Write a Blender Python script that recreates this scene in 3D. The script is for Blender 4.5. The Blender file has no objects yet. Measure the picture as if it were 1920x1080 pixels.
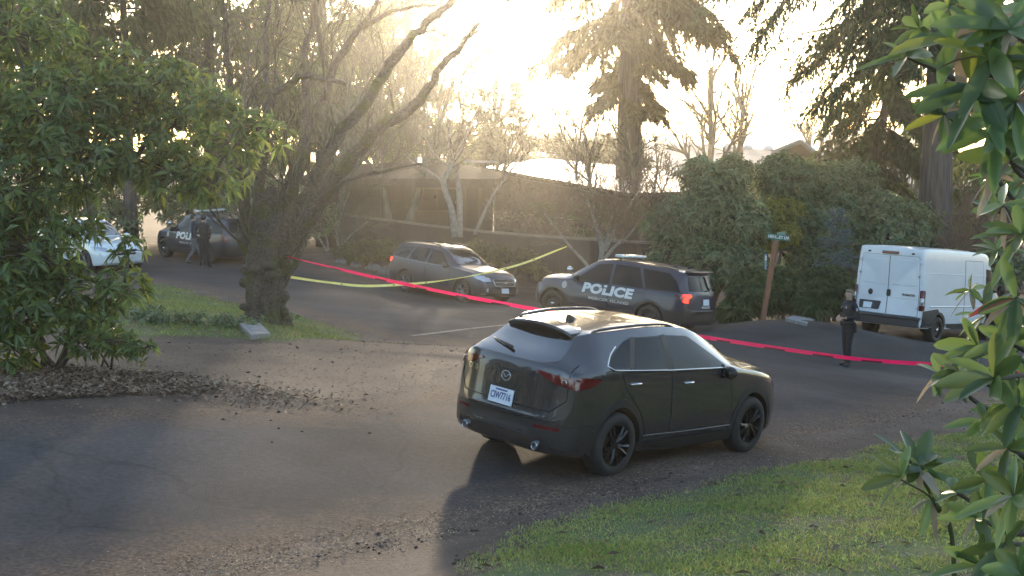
import bpy, bmesh, math, random
import numpy as np
from mathutils import Vector, Matrix, Quaternion
from mathutils.bvhtree import BVHTree
from mathutils.geometry import delaunay_2d_cdt

# ------------------------------------------------------------------ camera, light, exposure
SC = bpy.context.scene
COL = SC.collection
CZ = 5.0                       # eye height above the scene datum
F = 2300.0                     # focal length in pixels of the 1920 px wide frame
HOR = 280.0                    # row of the horizon
PITCH = math.atan((540 - HOR) / F)
cam_data = bpy.data.cameras.new('camera')
cam = bpy.data.objects.new('camera', cam_data)
COL.objects.link(cam)
cam_data.sensor_width = 36.0
cam_data.lens = 36.0 * F / 1920.0
cam_data.clip_end = 5000
cam_data.clip_start = 0.05
cam.location = (0, 0, CZ)
cam.rotation_euler = (math.pi / 2 - PITCH, 0, 0)
SC.camera = cam

SUN_EL, SUN_AZ = math.radians(10.5), math.radians(0.6)
world = bpy.data.worlds.new('World')
SC.world = world
world.use_nodes = True
wn = world.node_tree
bg = wn.nodes['Background']
sky = wn.nodes.new('ShaderNodeTexSky')
sky.sky_type = 'NISHITA'
sky.sun_disc = False
sky.sun_elevation = SUN_EL
sky.sun_rotation = SUN_AZ
sky.dust_density = 1.0
sky.air_density = 1.0
wn.links.new(sky.outputs['Color'], bg.inputs['Color'])
bg.inputs['Strength'].default_value = 0.15
sun_data = bpy.data.lights.new('sun', 'SUN')
sun_data.energy = 2.0
sun_data.angle = math.radians(2.0)
sun_data.color = (1.0, 0.83, 0.60)
sun = bpy.data.objects.new('sun', sun_data)
COL.objects.link(sun)
sdir = Vector((math.sin(SUN_AZ) * math.cos(SUN_EL), math.cos(SUN_AZ) * math.cos(SUN_EL), math.sin(SUN_EL)))
sun.rotation_euler = (-sdir).to_track_quat('-Z', 'Y').to_euler()
sun.location = sdir * 60 + Vector((0, 0, 10))
SC.view_settings.view_transform = 'Standard'
SC.view_settings.look = 'None'
SC.view_settings.exposure = 2.08
SC.view_settings.gamma = 1.0
SC.render.engine = 'CYCLES'
SC.cycles.use_denoising = True
SC.cycles.max_bounces = 8
SC.cycles.transparent_max_bounces = 8
SC.cycles.volume_bounces = 0
SC.cycles.sample_clamp_indirect = 6.0

HAZE = 0.0011
rng = np.random.default_rng(7)

# ------------------------------------------------------------------ small helpers
cp_, sp_ = math.cos(PITCH), math.sin(PITCH)

def at(u, v, d):
    """world point on the sight line of photo pixel (u, v) at distance d along the view's ground direction"""
    a, b = (u - 960) / F, -(v - 540) / F
    y = cp_ + sp_ * b
    z = -sp_ + cp_ * b
    return np.array([a * d / y, d, CZ + z * d / y])

def to_px(p):
    x, y, z = p[0], p[1], p[2] - CZ
    yy = cp_ * y - sp_ * z
    zz = sp_ * y + cp_ * z
    return 960 + F * x / yy, 540 - F * zz / yy

def link(o, parent=None):
    COL.objects.link(o)
    if parent is not None:
        o.parent = parent
    return o

def tag(o, label=None, cat=None, group=None, kind=None):
    if label: o['label'] = label
    if cat: o['category'] = cat
    if group: o['group'] = group
    if kind: o['kind'] = kind
    return o

def empty(name, loc=(0, 0, 0), rot=None):
    o = bpy.data.objects.new(name, None)
    COL.objects.link(o)
    o.empty_display_size = 0.2
    o.location = loc
    if rot is not None:
        o.rotation_euler = rot
    return o

def copy_tree(o, parent=None):
    c = o.copy()
    COL.objects.link(c)
    c.parent = parent
    for ch in list(o.children):
        copy_tree(ch, c)
    return c

def mesh_np(name, V, quads=None, tris=None, qm=None, tm=None, smooth=False):
    """a mesh from numpy arrays"""
    me = bpy.data.meshes.new(name)
    V = np.asarray(V, np.float32).reshape(-1, 3)
    nq = 0 if quads is None else len(quads)
    nt = 0 if tris is None else len(tris)
    me.vertices.add(len(V))
    me.vertices.foreach_set('co', V.ravel())
    loops = []
    if nq: loops.append(np.asarray(quads, np.int32).ravel())
    if nt: loops.append(np.asarray(tris, np.int32).ravel())
    loops = np.concatenate(loops)
    me.loops.add(len(loops))
    me.loops.foreach_set('vertex_index', loops)
    me.polygons.add(nq + nt)
    st = np.concatenate([np.arange(nq) * 4, nq * 4 + np.arange(nt) * 3]).astype(np.int32)
    me.polygons.foreach_set('loop_start', st)
    mi = np.zeros(nq + nt, np.int32)
    if qm is not None and nq: mi[:nq] = qm
    if tm is not None and nt: mi[nq:] = tm
    me.polygons.foreach_set('material_index', mi)
    me.polygons.foreach_set('use_smooth', np.full(nq + nt, smooth))
    me.update(calc_edges=True)
    return me

class Geo:
    """collects numpy pieces; build() links them as ONE mesh object"""
    def __init__(s):
        s.V, s.Q, s.T, s.QM, s.TM, s.n = [], [], [], [], [], 0
    def add(s, V, quads=None, tris=None, m=0):
        V = np.asarray(V, float).reshape(-1, 3)
        if quads is not None and len(quads):
            q = np.asarray(quads, np.int64).reshape(-1, 4) + s.n
            s.Q.append(q); s.QM.append(np.full(len(q), m))
        if tris is not None and len(tris):
            t = np.asarray(tris, np.int64).reshape(-1, 3) + s.n
            s.T.append(t); s.TM.append(np.full(len(t), m))
        s.V.append(V); s.n += len(V)
    def tube(s, P, r, k=6, m=0, cap=True):
        P = np.asarray(P, float)
        n = len(P)
        r = np.broadcast_to(np.asarray(r, float), (n,))
        T = np.gradient(P, axis=0)
        T /= np.linalg.norm(T, axis=1, keepdims=True) + 1e-9
        ref = np.array([0, 0, 1.0]) if abs(T[0][2]) < .9 else np.array([1.0, 0, 0])
        A = np.cross(T, ref); A /= np.linalg.norm(A, axis=1, keepdims=True) + 1e-9
        B = np.cross(T, A)
        th = np.arange(k) * 2 * math.pi / k
        V = P[:, None, :] + r[:, None, None] * (np.cos(th)[None, :, None] * A[:, None, :] + np.sin(th)[None, :, None] * B[:, None, :])
        i = np.arange(n - 1)[:, None] * k
        j = np.arange(k)[None, :]
        j2 = (j + 1) % k
        Q = np.stack([i + j, i + j2, i + k + j2, i + k + j], -1).reshape(-1, 4)
        V = V.reshape(-1, 3)
        if cap:
            V = np.vstack([V, P[0], P[-1]])
            c0, c1 = n * k, n * k + 1
            jj = np.arange(k); jn = (jj + 1) % k
            T0 = np.stack([np.full(k, c0), jn, jj], -1)
            T1 = np.stack([np.full(k, c1), (n - 1) * k + jj, (n - 1) * k + jn], -1)
            s.add(V, Q, np.vstack([T0, T1]), m)
        else:
            s.add(V, Q, None, m)
    def box(s, c, size, m=0, M=None):
        x, y, z = [q / 2 for q in size]
        V = np.array([(a, b, e) for a in (-x, x) for b in (-y, y) for e in (-z, z)], float)
        if M is not None:
            V = V @ np.array(M.to_3x3() if hasattr(M, 'to_3x3') else M).T
        V = V + np.array(c)
        s.add(V, [(0, 1, 3, 2), (4, 6, 7, 5), (0, 4, 5, 1), (2, 3, 7, 6), (0, 2, 6, 4), (1, 5, 7, 3)], None, m)
    def lathe(s, prof, k=24, axis='y', c=(0, 0, 0), m=0):
        """prof: list of (radius, offset along axis)"""
        prof = np.asarray(prof, float)
        th = np.arange(k) * 2 * math.pi / k
        R_, O = prof[:, 0][:, None], prof[:, 1][:, None]
        a, b, o = R_ * np.cos(th), R_ * np.sin(th), O + 0 * th
        V = {'y': np.stack([a, o, b], -1), 'z': np.stack([a, b, o], -1), 'x': np.stack([o, a, b], -1)}[axis].reshape(-1, 3) + np.array(c)
        n = len(prof)
        i = np.arange(n - 1)[:, None] * k
        j = np.arange(k)[None, :]
        j2 = (j + 1) % k
        Q = np.stack([i + j, i + j2, i + k + j2, i + k + j], -1).reshape(-1, 4)
        s.add(V, Q, None, m)
    def build(s, name, mats, parent=None, smooth=False):
        V = np.vstack(s.V)
        Q = np.vstack(s.Q) if s.Q else None
        T = np.vstack(s.T) if s.T else None
        me = mesh_np(name, V, Q, T, np.concatenate(s.QM) if s.QM else None, np.concatenate(s.TM) if s.TM else None, smooth)
        for m in (mats if isinstance(mats, (list, tuple)) else [mats]):
            me.materials.append(m)
        return link(bpy.data.objects.new(name, me), parent)

def fix_normals(o):
    bm = bmesh.new(); bm.from_mesh(o.data)
    bmesh.ops.recalc_face_normals(bm, faces=bm.faces)
    bm.to_mesh(o.data); bm.free()

# ------------------------------------------------------------------ materials
def mat(name, col, rough=.6, metal=0., col2=None, scale=8., detail=4., bump=0., bscale=None, coat=0., trans=0., island=0.,
        spec=.5, emit=None, lo=.35, hi=.65, tint=None, coord='Object', stretch=None):
    m = bpy.data.materials.new(name)
    m.use_nodes = True
    nt = m.node_tree
    N, L = nt.nodes, nt.links
    b = N['Principled BSDF']
    b.inputs['Base Color'].default_value = (*col, 1)
    b.inputs['Roughness'].default_value = rough
    b.inputs['Metallic'].default_value = metal
    b.inputs['Specular IOR Level'].default_value = spec
    if coat:
        b.inputs['Coat Weight'].default_value = coat
        b.inputs['Coat Roughness'].default_value = .04
    if emit:
        b.inputs['Emission Color'].default_value = (*emit[0], 1)
        b.inputs['Emission Strength'].default_value = emit[1]
    colout = None
    tc = N.new('ShaderNodeTexCoord')
    src = tc.outputs[coord]
    if stretch:
        mp = N.new('ShaderNodeMapping'); mp.inputs['Scale'].default_value = stretch
        L.new(src, mp.inputs['Vector']); src = mp.outputs['Vector']
    if col2 is not None:
        n = N.new('ShaderNodeTexNoise'); n.inputs['Scale'].default_value = scale; n.inputs['Detail'].default_value = detail
        L.new(src, n.inputs['Vector'])
        r = N.new('ShaderNodeValToRGB')
        r.color_ramp.elements[0].position = lo; r.color_ramp.elements[1].position = hi
        r.color_ramp.elements[0].color = (*col, 1); r.color_ramp.elements[1].color = (*col2, 1)
        L.new(n.outputs['Fac'], r.inputs['Fac'])
        colout = r.outputs['Color']
    if island:
        g = N.new('ShaderNodeNewGeometry')
        mx = N.new('ShaderNodeHueSaturation')
        mr = N.new('ShaderNodeMapRange')
        mr.inputs['To Min'].default_value = 1 - island; mr.inputs['To Max'].default_value = 1 + island
        L.new(g.outputs['Random Per Island'], mr.inputs['Value'])
        L.new(mr.outputs['Result'], mx.inputs['Value'])
        if colout is None: mx.inputs['Color'].default_value = (*col, 1)
        else: L.new(colout, mx.inputs['Color'])
        colout = mx.outputs['Color']
        if tint:
            pw = N.new('ShaderNodeMath'); pw.operation = 'GREATER_THAN'; pw.inputs[1].default_value = tint[1]
            ml = N.new('ShaderNodeMath'); ml.operation = 'MULTIPLY'; ml.inputs[1].default_value = 37.0
            fr = N.new('ShaderNodeMath'); fr.operation = 'FRACT'
            L.new(g.outputs['Random Per Island'], ml.inputs[0]); L.new(ml.outputs[0], fr.inputs[0]); L.new(fr.outputs[0], pw.inputs[0])
            mm = N.new('ShaderNodeMix'); mm.data_type = 'RGBA'
            L.new(pw.outputs[0], mm.inputs[0]); L.new(colout, mm.inputs[6]); mm.inputs[7].default_value = (*tint[0], 1)
            colout = mm.outputs[2]
    if colout is not None:
        L.new(colout, b.inputs['Base Color'])
    if bump:
        nb = N.new('ShaderNodeTexNoise'); nb.inputs['Scale'].default_value = bscale or scale * 4; nb.inputs['Detail'].default_value = 5
        L.new(src, nb.inputs['Vector'])
        bp = N.new('ShaderNodeBump'); bp.inputs['Strength'].default_value = bump; bp.inputs['Distance'].default_value = .02
        L.new(nb.outputs['Fac'], bp.inputs['Height']); L.new(bp.outputs['Normal'], b.inputs['Normal'])
    if trans:
        t = N.new('ShaderNodeBsdfTranslucent')
        if colout is not None:
            hs = N.new('ShaderNodeHueSaturation'); hs.inputs['Hue'].default_value = .475; hs.inputs['Saturation'].default_value = 1.15; hs.inputs['Value'].default_value = 2.2
            L.new(colout, hs.inputs['Color']); L.new(hs.outputs['Color'], t.inputs['Color'])
        else:
            t.inputs['Color'].default_value = (*[min(1, c * 1.8) for c in col], 1)
        ms = N.new('ShaderNodeMixShader'); ms.inputs[0].default_value = trans
        out = N['Material Output']
        L.new(b.outputs[0], ms.inputs[1]); L.new(t.outputs[0], ms.inputs[2]); L.new(ms.outputs[0], out.inputs['Surface'])
    return m

M = {}
M['bark'] = mat('bark', (.05, .038, .03), .9, col2=(.11, .09, .072), scale=6, bump=.8, bscale=25, stretch=(1, 1, .25))
M['grey_bark'] = mat('grey_bark', (.085, .08, .06), .9, col2=(.17, .16, .125), scale=7, bump=.5, stretch=(1, 1, .3))
M['pale_bark'] = mat('pale_bark', (.16, .145, .125), .85, col2=(.26, .235, .21), scale=9, bump=.4)
M['twig'] = mat('twig', (.058, .052, .034), .9, col2=(.105, .096, .064), scale=3)  # twig brown with a green lens flare tint mixed in
M['brown_twig'] = mat('brown_twig', (.12, .075, .05), .9, col2=(.19, .125, .09), scale=3)
M['conifer_bark'] = mat('conifer_bark', (.045, .036, .034), .9, col2=(.11, .092, .09), scale=5, bump=1., bscale=14, stretch=(2.5, 2.5, .18))
M['rhodo'] = mat('rhododendron_leaf', (.065, .112, .042), .32, col2=(.105, .148, .048), scale=1.3, trans=.45, island=.5, tint=((.15, .17, .04), .93))
M['rhodo_near'] = mat('near_rhododendron_leaf', (.062, .112, .04), .28, col2=(.10, .145, .05), scale=3, trans=.40, island=.45, tint=((.13, .16, .04), .93))
M['dead_leaf'] = mat('dry_leaf', (.20, .165, .105), .6, col2=(.30, .25, .17), scale=6, trans=.2, island=.3, tint=((.25, .07, .035), .955))
M['laurel'] = mat('shrub_leaf', (.085, .132, .066), .45, col2=(.118, .158, .08), scale=.8, trans=.25, island=.4)
M['laurel_dark'] = mat('dark_shrub_leaf', (.068, .115, .058), .5, col2=(.095, .14, .068), scale=.8, trans=.22, island=.4)
M['olive'] = mat('olive_leaf', (.055, .06, .022), .6, col2=(.10, .10, .035), scale=.9, trans=.3, island=.4)
M['yellow_leaf'] = mat('yellow_green_leaf', (.10, .13, .03), .5, col2=(.15, .17, .04), scale=1, trans=.45, island=.3)
M['blue_needle'] = mat('blue_green_needle', (.085, .125, .12), .6, col2=(.12, .165, .16), scale=2, island=.3, trans=.15)
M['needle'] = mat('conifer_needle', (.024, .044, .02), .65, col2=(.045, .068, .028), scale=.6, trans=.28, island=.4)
M['wood_haze'] = mat('twiggy_bank', (.06, .088, .032), .85, col2=(.09, .12, .045), scale=.3, trans=.2, island=.35)  # green haze tint put into the bank's leaf colour
M['needle_far'] = mat('hazy_needle', (.06, .085, .032), .65, col2=(.09, .115, .045), scale=.6, trans=.42, island=.4)  # greenish yellow haze mixed into the colour of the far conifers
M['needle_brown'] = mat('conifer_needle_warm', (.045, .045, .02), .65, col2=(.07, .065, .028), scale=.6, trans=.3, island=.4)
M['moss'] = mat('moss', (.045, .055, .012), .95, col2=(.09, .10, .02), scale=14, bump=.6)
M['fern'] = mat('fern_leaf', (.05, .08, .035), .6, col2=(.08, .11, .045), scale=2, trans=.3, island=.35)
M['black'] = mat('black_plastic', (.014, .014, .015), .55, col2=(.02, .02, .021), scale=60)
M['dark'] = mat('dark_void', (.006, .006, .006), .9)
M['rubber'] = mat('tyre_rubber', (.018, .018, .018), .8, col2=(.03, .028, .026), scale=20)
M['glass'] = mat('tinted_glass', (.008, .009, .010), .02, spec=.9, col2=(.012, .013, .014), scale=3)
M['glass'].node_tree.nodes['Principled BSDF'].inputs['IOR'].default_value = 1.22
M['glass_rear'] = M['glass'].copy(); M['glass_rear'].name = 'rear_glass'
M['glass_rear'].node_tree.nodes['Principled BSDF'].inputs['IOR'].default_value = 1.85
M['chrome'] = mat('chrome', (.55, .55, .56), .12, 1.)
M['alloy_dark'] = mat('dark_alloy', (.035, .035, .037), .3, .8)
M['alloy'] = mat('alloy', (.18, .18, .19), .35, .9)
M['steel_dark'] = mat('steel_wheel', (.03, .03, .03), .5, .4)
M['red_lens'] = mat('red_lens', (.10, .004, .007), .1, coat=.6)
M['red_lit'] = mat('red_lamp_lit', (.7, .05, .03), .2, emit=((1, .03, .015), .8))
M['clear_lens'] = mat('clear_lens', (.5, .52, .55), .08, .5, coat=1.)
M['white'] = mat('white_paint', (.62, .64, .68), .3, col2=(.66, .68, .71), scale=2, coat=.5)
M['plate'] = mat('plate_white', (.66, .70, .76), .4, col2=(.72, .75, .8), scale=30)
M['plate_blue'] = mat('plate_blue', (.06, .09, .25), .5)
M['decal'] = mat('white_decal', (.62, .62, .6), .45, col2=(.68, .67, .65), scale=10)
M['decal_dim'] = mat('grey_decal', (.35, .35, .34), .5, col2=(.4, .4, .38), scale=10)
# ------------------------------------------------------------------ where the vehicles stand: x, y, z (rear axle on the ground), yaw, nose pitch, roll
POSE = {
    'hero': (0.406, 13.237, CZ - 3.374, .829, -.084, .077),
    'police': (4.05, 32.0, CZ - 4.79, 2.495, .060, .085),
    'wagon': (-2.863, 39.934, CZ - 4.643, -.792, -.035, -.085),
    'van': (10.62, 33.15, CZ - 5.145, .806, -.092, .016),
    'police_far': (-10.453, 45.503, CZ - 4.183, 2.398, .024, -.011),
    'white_car': (-14.6, 40.6, CZ - 3.74, -.78, -.03, .0),
}
def pose_matrix(p):
    x, y, z, yaw, pt, rl = p
    return Matrix.Translation((x, y, z)) @ Matrix.Rotation(yaw, 4, 'Z') @ Matrix.Rotation(-pt, 4, 'Y') @ Matrix.Rotation(rl, 4, 'X')

# ------------------------------------------------------------------ the lie of the land
CP = []
for k, wb, tr in (('hero', 2.655, .8), ('police', 3.025, .86), ('wagon', 2.745, .8), ('van', 3.45, .9), ('police_far', 3.025, .86), ('white_car', 2.7, .78)):
    Mx = pose_matrix(POSE[k])
    for a in (0, wb):
        for b in (-tr, tr):
            q = Mx @ Vector((a, b, 0)); CP.append((q.x, q.y, q.z))
for u, v, d in [(0, 1080, 8.3), (0, 900, 10.4), (0, 770, 12.8), (300, 1080, 8.6), (600, 1080, 8.8), (1000, 1080, 8.0), (1400, 1080, 7.9), (1800, 1080, 7.3), (1900, 950, 10),
                (1300, 888, 12.6), (1100, 930, 11.7), (900, 960, 11.0), (1500, 850, 14.6), (1800, 770, 19), (1600, 760, 18.1), (1500, 690, 22.8), (1590, 688, 25.8), (80, 690, 16.3),
                (495, 603, 24), (620, 635, 24), (300, 680, 17), (600, 690, 17.6), (800, 650, 21), (0, 620, 19.5), (450, 572, 28.5), (290, 532, 32.5), (382, 500, 42.3), (600, 540, 35.5),
                (560, 490, 44), (700, 512, 42.5), (1000, 618, 29), (1400, 642, 28), (1430, 600, 33), (1510, 600, 31.6), (1880, 690, 27), (1830, 640, 33),
                (860, 770, 15.4), (200, 520, 36), (80, 500, 40), (690, 470, 46)]:
    CP.append(tuple(at(u, v, d)))
CP += [(0, 0, CZ - 1.75), (4, 0, CZ - 1.8), (-5, 1, CZ - 2.0), (9, 6, CZ - 2.6), (-12, 8, CZ - 2.1), (14, 20, CZ - 4.2), (-25, 20, CZ - 2.4), (-30, 45, CZ - 3.4), (0, 50, CZ - 4.9), (14, 44, CZ - 5.6),
       (0, 62, CZ - 5.4), (30, 62, CZ - 6.4), (25, 34, CZ - 6.0), (-30, 70, CZ - 4.6), (0, 100, CZ - 6.5), (40, 100, CZ - 8), (-45, 100, CZ - 6), (-40, 0, CZ - 2.0), (40, 0, CZ - 4.5), (60, 40, CZ - 8), (0, -20, CZ - 1.0)]
CP = np.array(CP)

def tps_fit(P, z, lam=.12):
    n = len(P)
    d = np.linalg.norm(P[:, None] - P[None], axis=-1)
    K = np.where(d > 0, d * d * np.log(d + 1e-12), 0) + lam * np.eye(n)
    A = np.zeros((n + 3, n + 3)); A[:n, :n] = K
    A[:n, n] = 1; A[:n, n + 1:] = P; A[n, :n] = 1; A[n + 1:, :n] = P.T
    return np.linalg.solve(A, np.concatenate([z, np.zeros(3)]))
TW = tps_fit(CP[:, :2], CP[:, 2])

def Hn(X, Y):
    X = np.atleast_1d(np.asarray(X, float)); Y = np.atleast_1d(np.asarray(Y, float))
    sh = X.shape; x = X.ravel(); y = Y.ravel()
    d2 = (x[:, None] - CP[:, 0]) ** 2 + (y[:, None] - CP[:, 1]) ** 2
    U = .5 * d2 * np.log(d2 + 1e-12)
    z = U @ TW[:len(CP)] + TW[-3] + TW[-2] * x + TW[-1] * y
    # far away the land falls gently to the lake
    r = np.hypot(x, y - 30)
    t = np.clip((r - 50) / 50, 0, 1); t = t * t * (3 - 2 * t)
    far = CZ - 6.5 - .01 * np.maximum(r - 60, 0)
    return (z * (1 - t) + far * t).reshape(sh)
def H(x, y): return float(Hn(x, y)[0])

def ground_px(u, v, dmin=4, dmax=90):
    """where the sight line of a photo pixel meets the ground"""
    ds = np.linspace(dmin, dmax, 500)
    P = np.array([at(u, v, d) for d in ds])
    g = P[:, 2] - Hn(P[:, 0], P[:, 1])
    k = np.argmax(g < 0)
    if g[k] >= 0: k = 499
    if k == 0: return P[0]
    t = g[k - 1] / (g[k - 1] - g[k])
    return P[k - 1] + t * (P[k] - P[k - 1])

# ------------------------------------------------------------------ ground materials
def ground_mat(name, stops, scales, rough=.9, bump=.5, bscale=30, speck=None):
    """layered noise: stops = colours from low to high of a blotchy field, plus fine grain and specks"""
    m = bpy.data.materials.new(name); m.use_nodes = True
    nt = m.node_tree; N, L = nt.nodes, nt.links
    b = N['Principled BSDF']; b.inputs['Roughness'].default_value = rough; b.inputs['Specular IOR Level'].default_value = .3
    tc = N.new('ShaderNodeTexCoord')
    def noise(s, d=6, r=.6):
        n = N.new('ShaderNodeTexNoise'); n.inputs['Scale'].default_value = s; n.inputs['Detail'].default_value = d; n.inputs['Roughness'].default_value = r
        L.new(tc.outputs['Object'], n.inputs['Vector']); return n
    n1 = noise(scales[0])
    r1 = N.new('ShaderNodeValToRGB')
    cr = r1.color_ramp
    for i, (p, c) in enumerate(stops):
        e = cr.elements[i] if i < 2 else cr.elements.new(p)
        e.position = p; e.color = (*c, 1)
    L.new(n1.outputs['Fac'], r1.inputs['Fac'])
    n2 = noise(scales[1], 8, .75)
    mr = N.new('ShaderNodeMapRange'); mr.inputs['From Min'].default_value = .3; mr.inputs['From Max'].default_value = .7
    mr.inputs['To Min'].default_value = .68; mr.inputs['To Max'].default_value = 1.32
    L.new(n2.outputs['Fac'], mr.inputs['Value'])
    mul = N.new('ShaderNodeMix'); mul.data_type = 'RGBA'; mul.blend_type = 'MULTIPLY'; mul.inputs[0].default_value = 1
    L.new(r1.outputs['Color'], mul.inputs[6]); L.new(mr.outputs['Result'], mul.inputs[7])
    out = mul.outputs[2]
    if speck:
        v = N.new('ShaderNodeTexVoronoi'); v.inputs['Scale'].default_value = speck[0]
        L.new(tc.outputs['Object'], v.inputs['Vector'])
        lt = N.new('ShaderNodeMath'); lt.operation = 'LESS_THAN'; lt.inputs[1].default_value = speck[1]
        L.new(v.outputs['Distance'], lt.inputs[0])
        n3 = noise(1.3, 3); gt = N.new('ShaderNodeMath'); gt.operation = 'GREATER_THAN'; gt.inputs[1].default_value = .5
        L.new(n3.outputs['Fac'], gt.inputs[0])
        an = N.new('ShaderNodeMath'); an.operation = 'MULTIPLY'; L.new(lt.outputs[0], an.inputs[0]); L.new(gt.outputs[0], an.inputs[1])
        mx = N.new('ShaderNodeMix'); mx.data_type = 'RGBA'; L.new(an.outputs[0], mx.inputs[0]); L.new(out, mx.inputs[6]); mx.inputs[7].default_value = (*speck[2], 1)
        out = mx.outputs[2]
    L.new(out, b.inputs['Base Color'])
    nb = noise(bscale, 8, .7)
    bp = N.new('ShaderNodeBump'); bp.inputs['Strength'].default_value = bump; bp.inputs['Distance'].default_value = .03
    L.new(nb.outputs['Fac'], bp.inputs['Height']); L.new(bp.outputs['Normal'], b.inputs['Normal'])
    m['out'] = 1
    return m
M['dirt'] = ground_mat('dirt_ground', [(.32, (.055, .038, .03)), (.66, (.125, .09, .072)), (.5, (.085, .06, .047))], (.8, 18), bump=.8, bscale=22, speck=(9, .16, (.03, .02, .015)))
M['gravel'] = ground_mat('gravel_apron', [(.35, (.10, .066, .048)), (.62, (.18, .123, .088)), (.5, (.138, .094, .069))], (.55, 24), bump=.6, bscale=40, speck=(7, .10, (.04, .03, .025)))
M['asphalt'] = ground_mat('asphalt', [(.33, (.050, .045, .045)), (.68, (.082, .074, .074)), (.5, (.065, .059, .060))], (.45, 17), rough=.93, bump=.5, bscale=70, speck=(2.2, .022, (.05, .035, .028)))
M['lawn'] = ground_mat('lawn_soil', [(.34, (.095, .075, .048)), (.56, (.075, .11, .04)), (.47, (.09, .10, .044))], (1.6, 40), bump=.6, bscale=50)

# asphalt thins into dirt towards its edge: a worn, litter-strewn margin given by a mesh attribute
def add_cracks(m):
    nt = m.node_tree; N, L = nt.nodes, nt.links; b = N['Principled BSDF']
    src = b.inputs['Base Color'].links[0].from_socket
    tc = N.new('ShaderNodeTexCoord')
    n = N.new('ShaderNodeTexNoise'); n.inputs['Scale'].default_value = 1.1; n.inputs['Detail'].default_value = 8
    L.new(tc.outputs['Object'], n.inputs['Vector'])
    ad = N.new('ShaderNodeMix'); ad.data_type = 'VECTOR'; ad.inputs[0].default_value = .45
    L.new(tc.outputs['Object'], ad.inputs[4]); L.new(n.outputs['Color'], ad.inputs[5])
    v = N.new('ShaderNodeTexVoronoi'); v.feature = 'DISTANCE_TO_EDGE'; v.inputs['Scale'].default_value = .62
    L.new(ad.outputs[1], v.inputs['Vector'])
    mr = N.new('ShaderNodeMapRange'); mr.inputs['From Min'].default_value = .003; mr.inputs['From Max'].default_value = .012; mr.inputs['To Min'].default_value = .84; mr.inputs['To Max'].default_value = 1
    L.new(v.outputs['Distance'], mr.inputs['Value'])
    n2 = N.new('ShaderNodeTexNoise'); n2.inputs['Scale'].default_value = .22; n2.inputs['Detail'].default_value = 5; n2.inputs['Distortion'].default_value = .8
    L.new(tc.outputs['Object'], n2.inputs['Vector'])
    m2 = N.new('ShaderNodeMapRange'); m2.inputs['From Min'].default_value = .35; m2.inputs['From Max'].default_value = .65; m2.inputs['To Min'].default_value = .78; m2.inputs['To Max'].default_value = 1.18
    L.new(n2.outputs['Fac'], m2.inputs['Value'])
    mu = N.new('ShaderNodeMath'); mu.operation = 'MULTIPLY'; L.new(mr.outputs[0], mu.inputs[0]); L.new(m2.outputs[0], mu.inputs[1])
    mx = N.new('ShaderNodeMix'); mx.data_type = 'RGBA'; mx.blend_type = 'MULTIPLY'; mx.inputs[0].default_value = 1
    L.new(src, mx.inputs[6]); L.new(mu.outputs[0], mx.inputs[7]); L.new(mx.outputs[2], b.inputs['Base Color'])
def add_edge_wear(m, dirt=(.10, .066, .048)):
    nt = m.node_tree; N, L = nt.nodes, nt.links
    b = N['Principled BSDF']
    src = b.inputs['Base Color'].links[0].from_socket
    a = N.new('ShaderNodeAttribute'); a.attribute_name = 'edge'
    tc = N.new('ShaderNodeTexCoord')
    n = N.new('ShaderNodeTexNoise'); n.inputs['Scale'].default_value = 2.2; n.inputs['Detail'].default_value = 9; n.inputs['Roughness'].default_value = .72
    L.new(tc.outputs['Object'], n.inputs['Vector'])
    ad = N.new('ShaderNodeMath'); ad.operation = 'ADD'; L.new(a.outputs['Fac'], ad.inputs[0]); L.new(n.outputs['Fac'], ad.inputs[1])
    mr = N.new('ShaderNodeMapRange'); mr.inputs['From Min'].default_value = .58; mr.inputs['From Max'].default_value = 1.08; mr.inputs['To Min'].default_value = 1; mr.inputs['To Max'].default_value = 0
    L.new(ad.outputs[0], mr.inputs['Value'])
    mx = N.new('ShaderNodeMix'); mx.data_type = 'RGBA'; L.new(mr.outputs['Result'], mx.inputs[0]); L.new(src, mx.inputs[6])
    n4 = N.new('ShaderNodeTexNoise'); n4.inputs['Scale'].default_value = 26; n4.inputs['Detail'].default_value = 6
    L.new(tc.outputs['Object'], n4.inputs['Vector'])
    r4 = N.new('ShaderNodeValToRGB'); r4.color_ramp.elements[0].position = .36; r4.color_ramp.elements[1].position = .64
    r4.color_ramp.elements[0].color = (*[c * .55 for c in dirt], 1); r4.color_ramp.elements[1].color = (*[c * 1.5 for c in dirt], 1)
    L.new(n4.outputs['Fac'], r4.inputs['Fac']); L.new(r4.outputs['Color'], mx.inputs[7])
    L.new(mx.outputs[2], b.inputs['Base Color'])
M['asphalt'].node_tree.nodes['Principled BSDF'].inputs['Specular IOR Level'].default_value = .12
add_cracks(M['asphalt'])
add_edge_wear(M['asphalt'], (.125, .086, .063))
add_edge_wear(M['gravel'], (.13, .088, .064))

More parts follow.
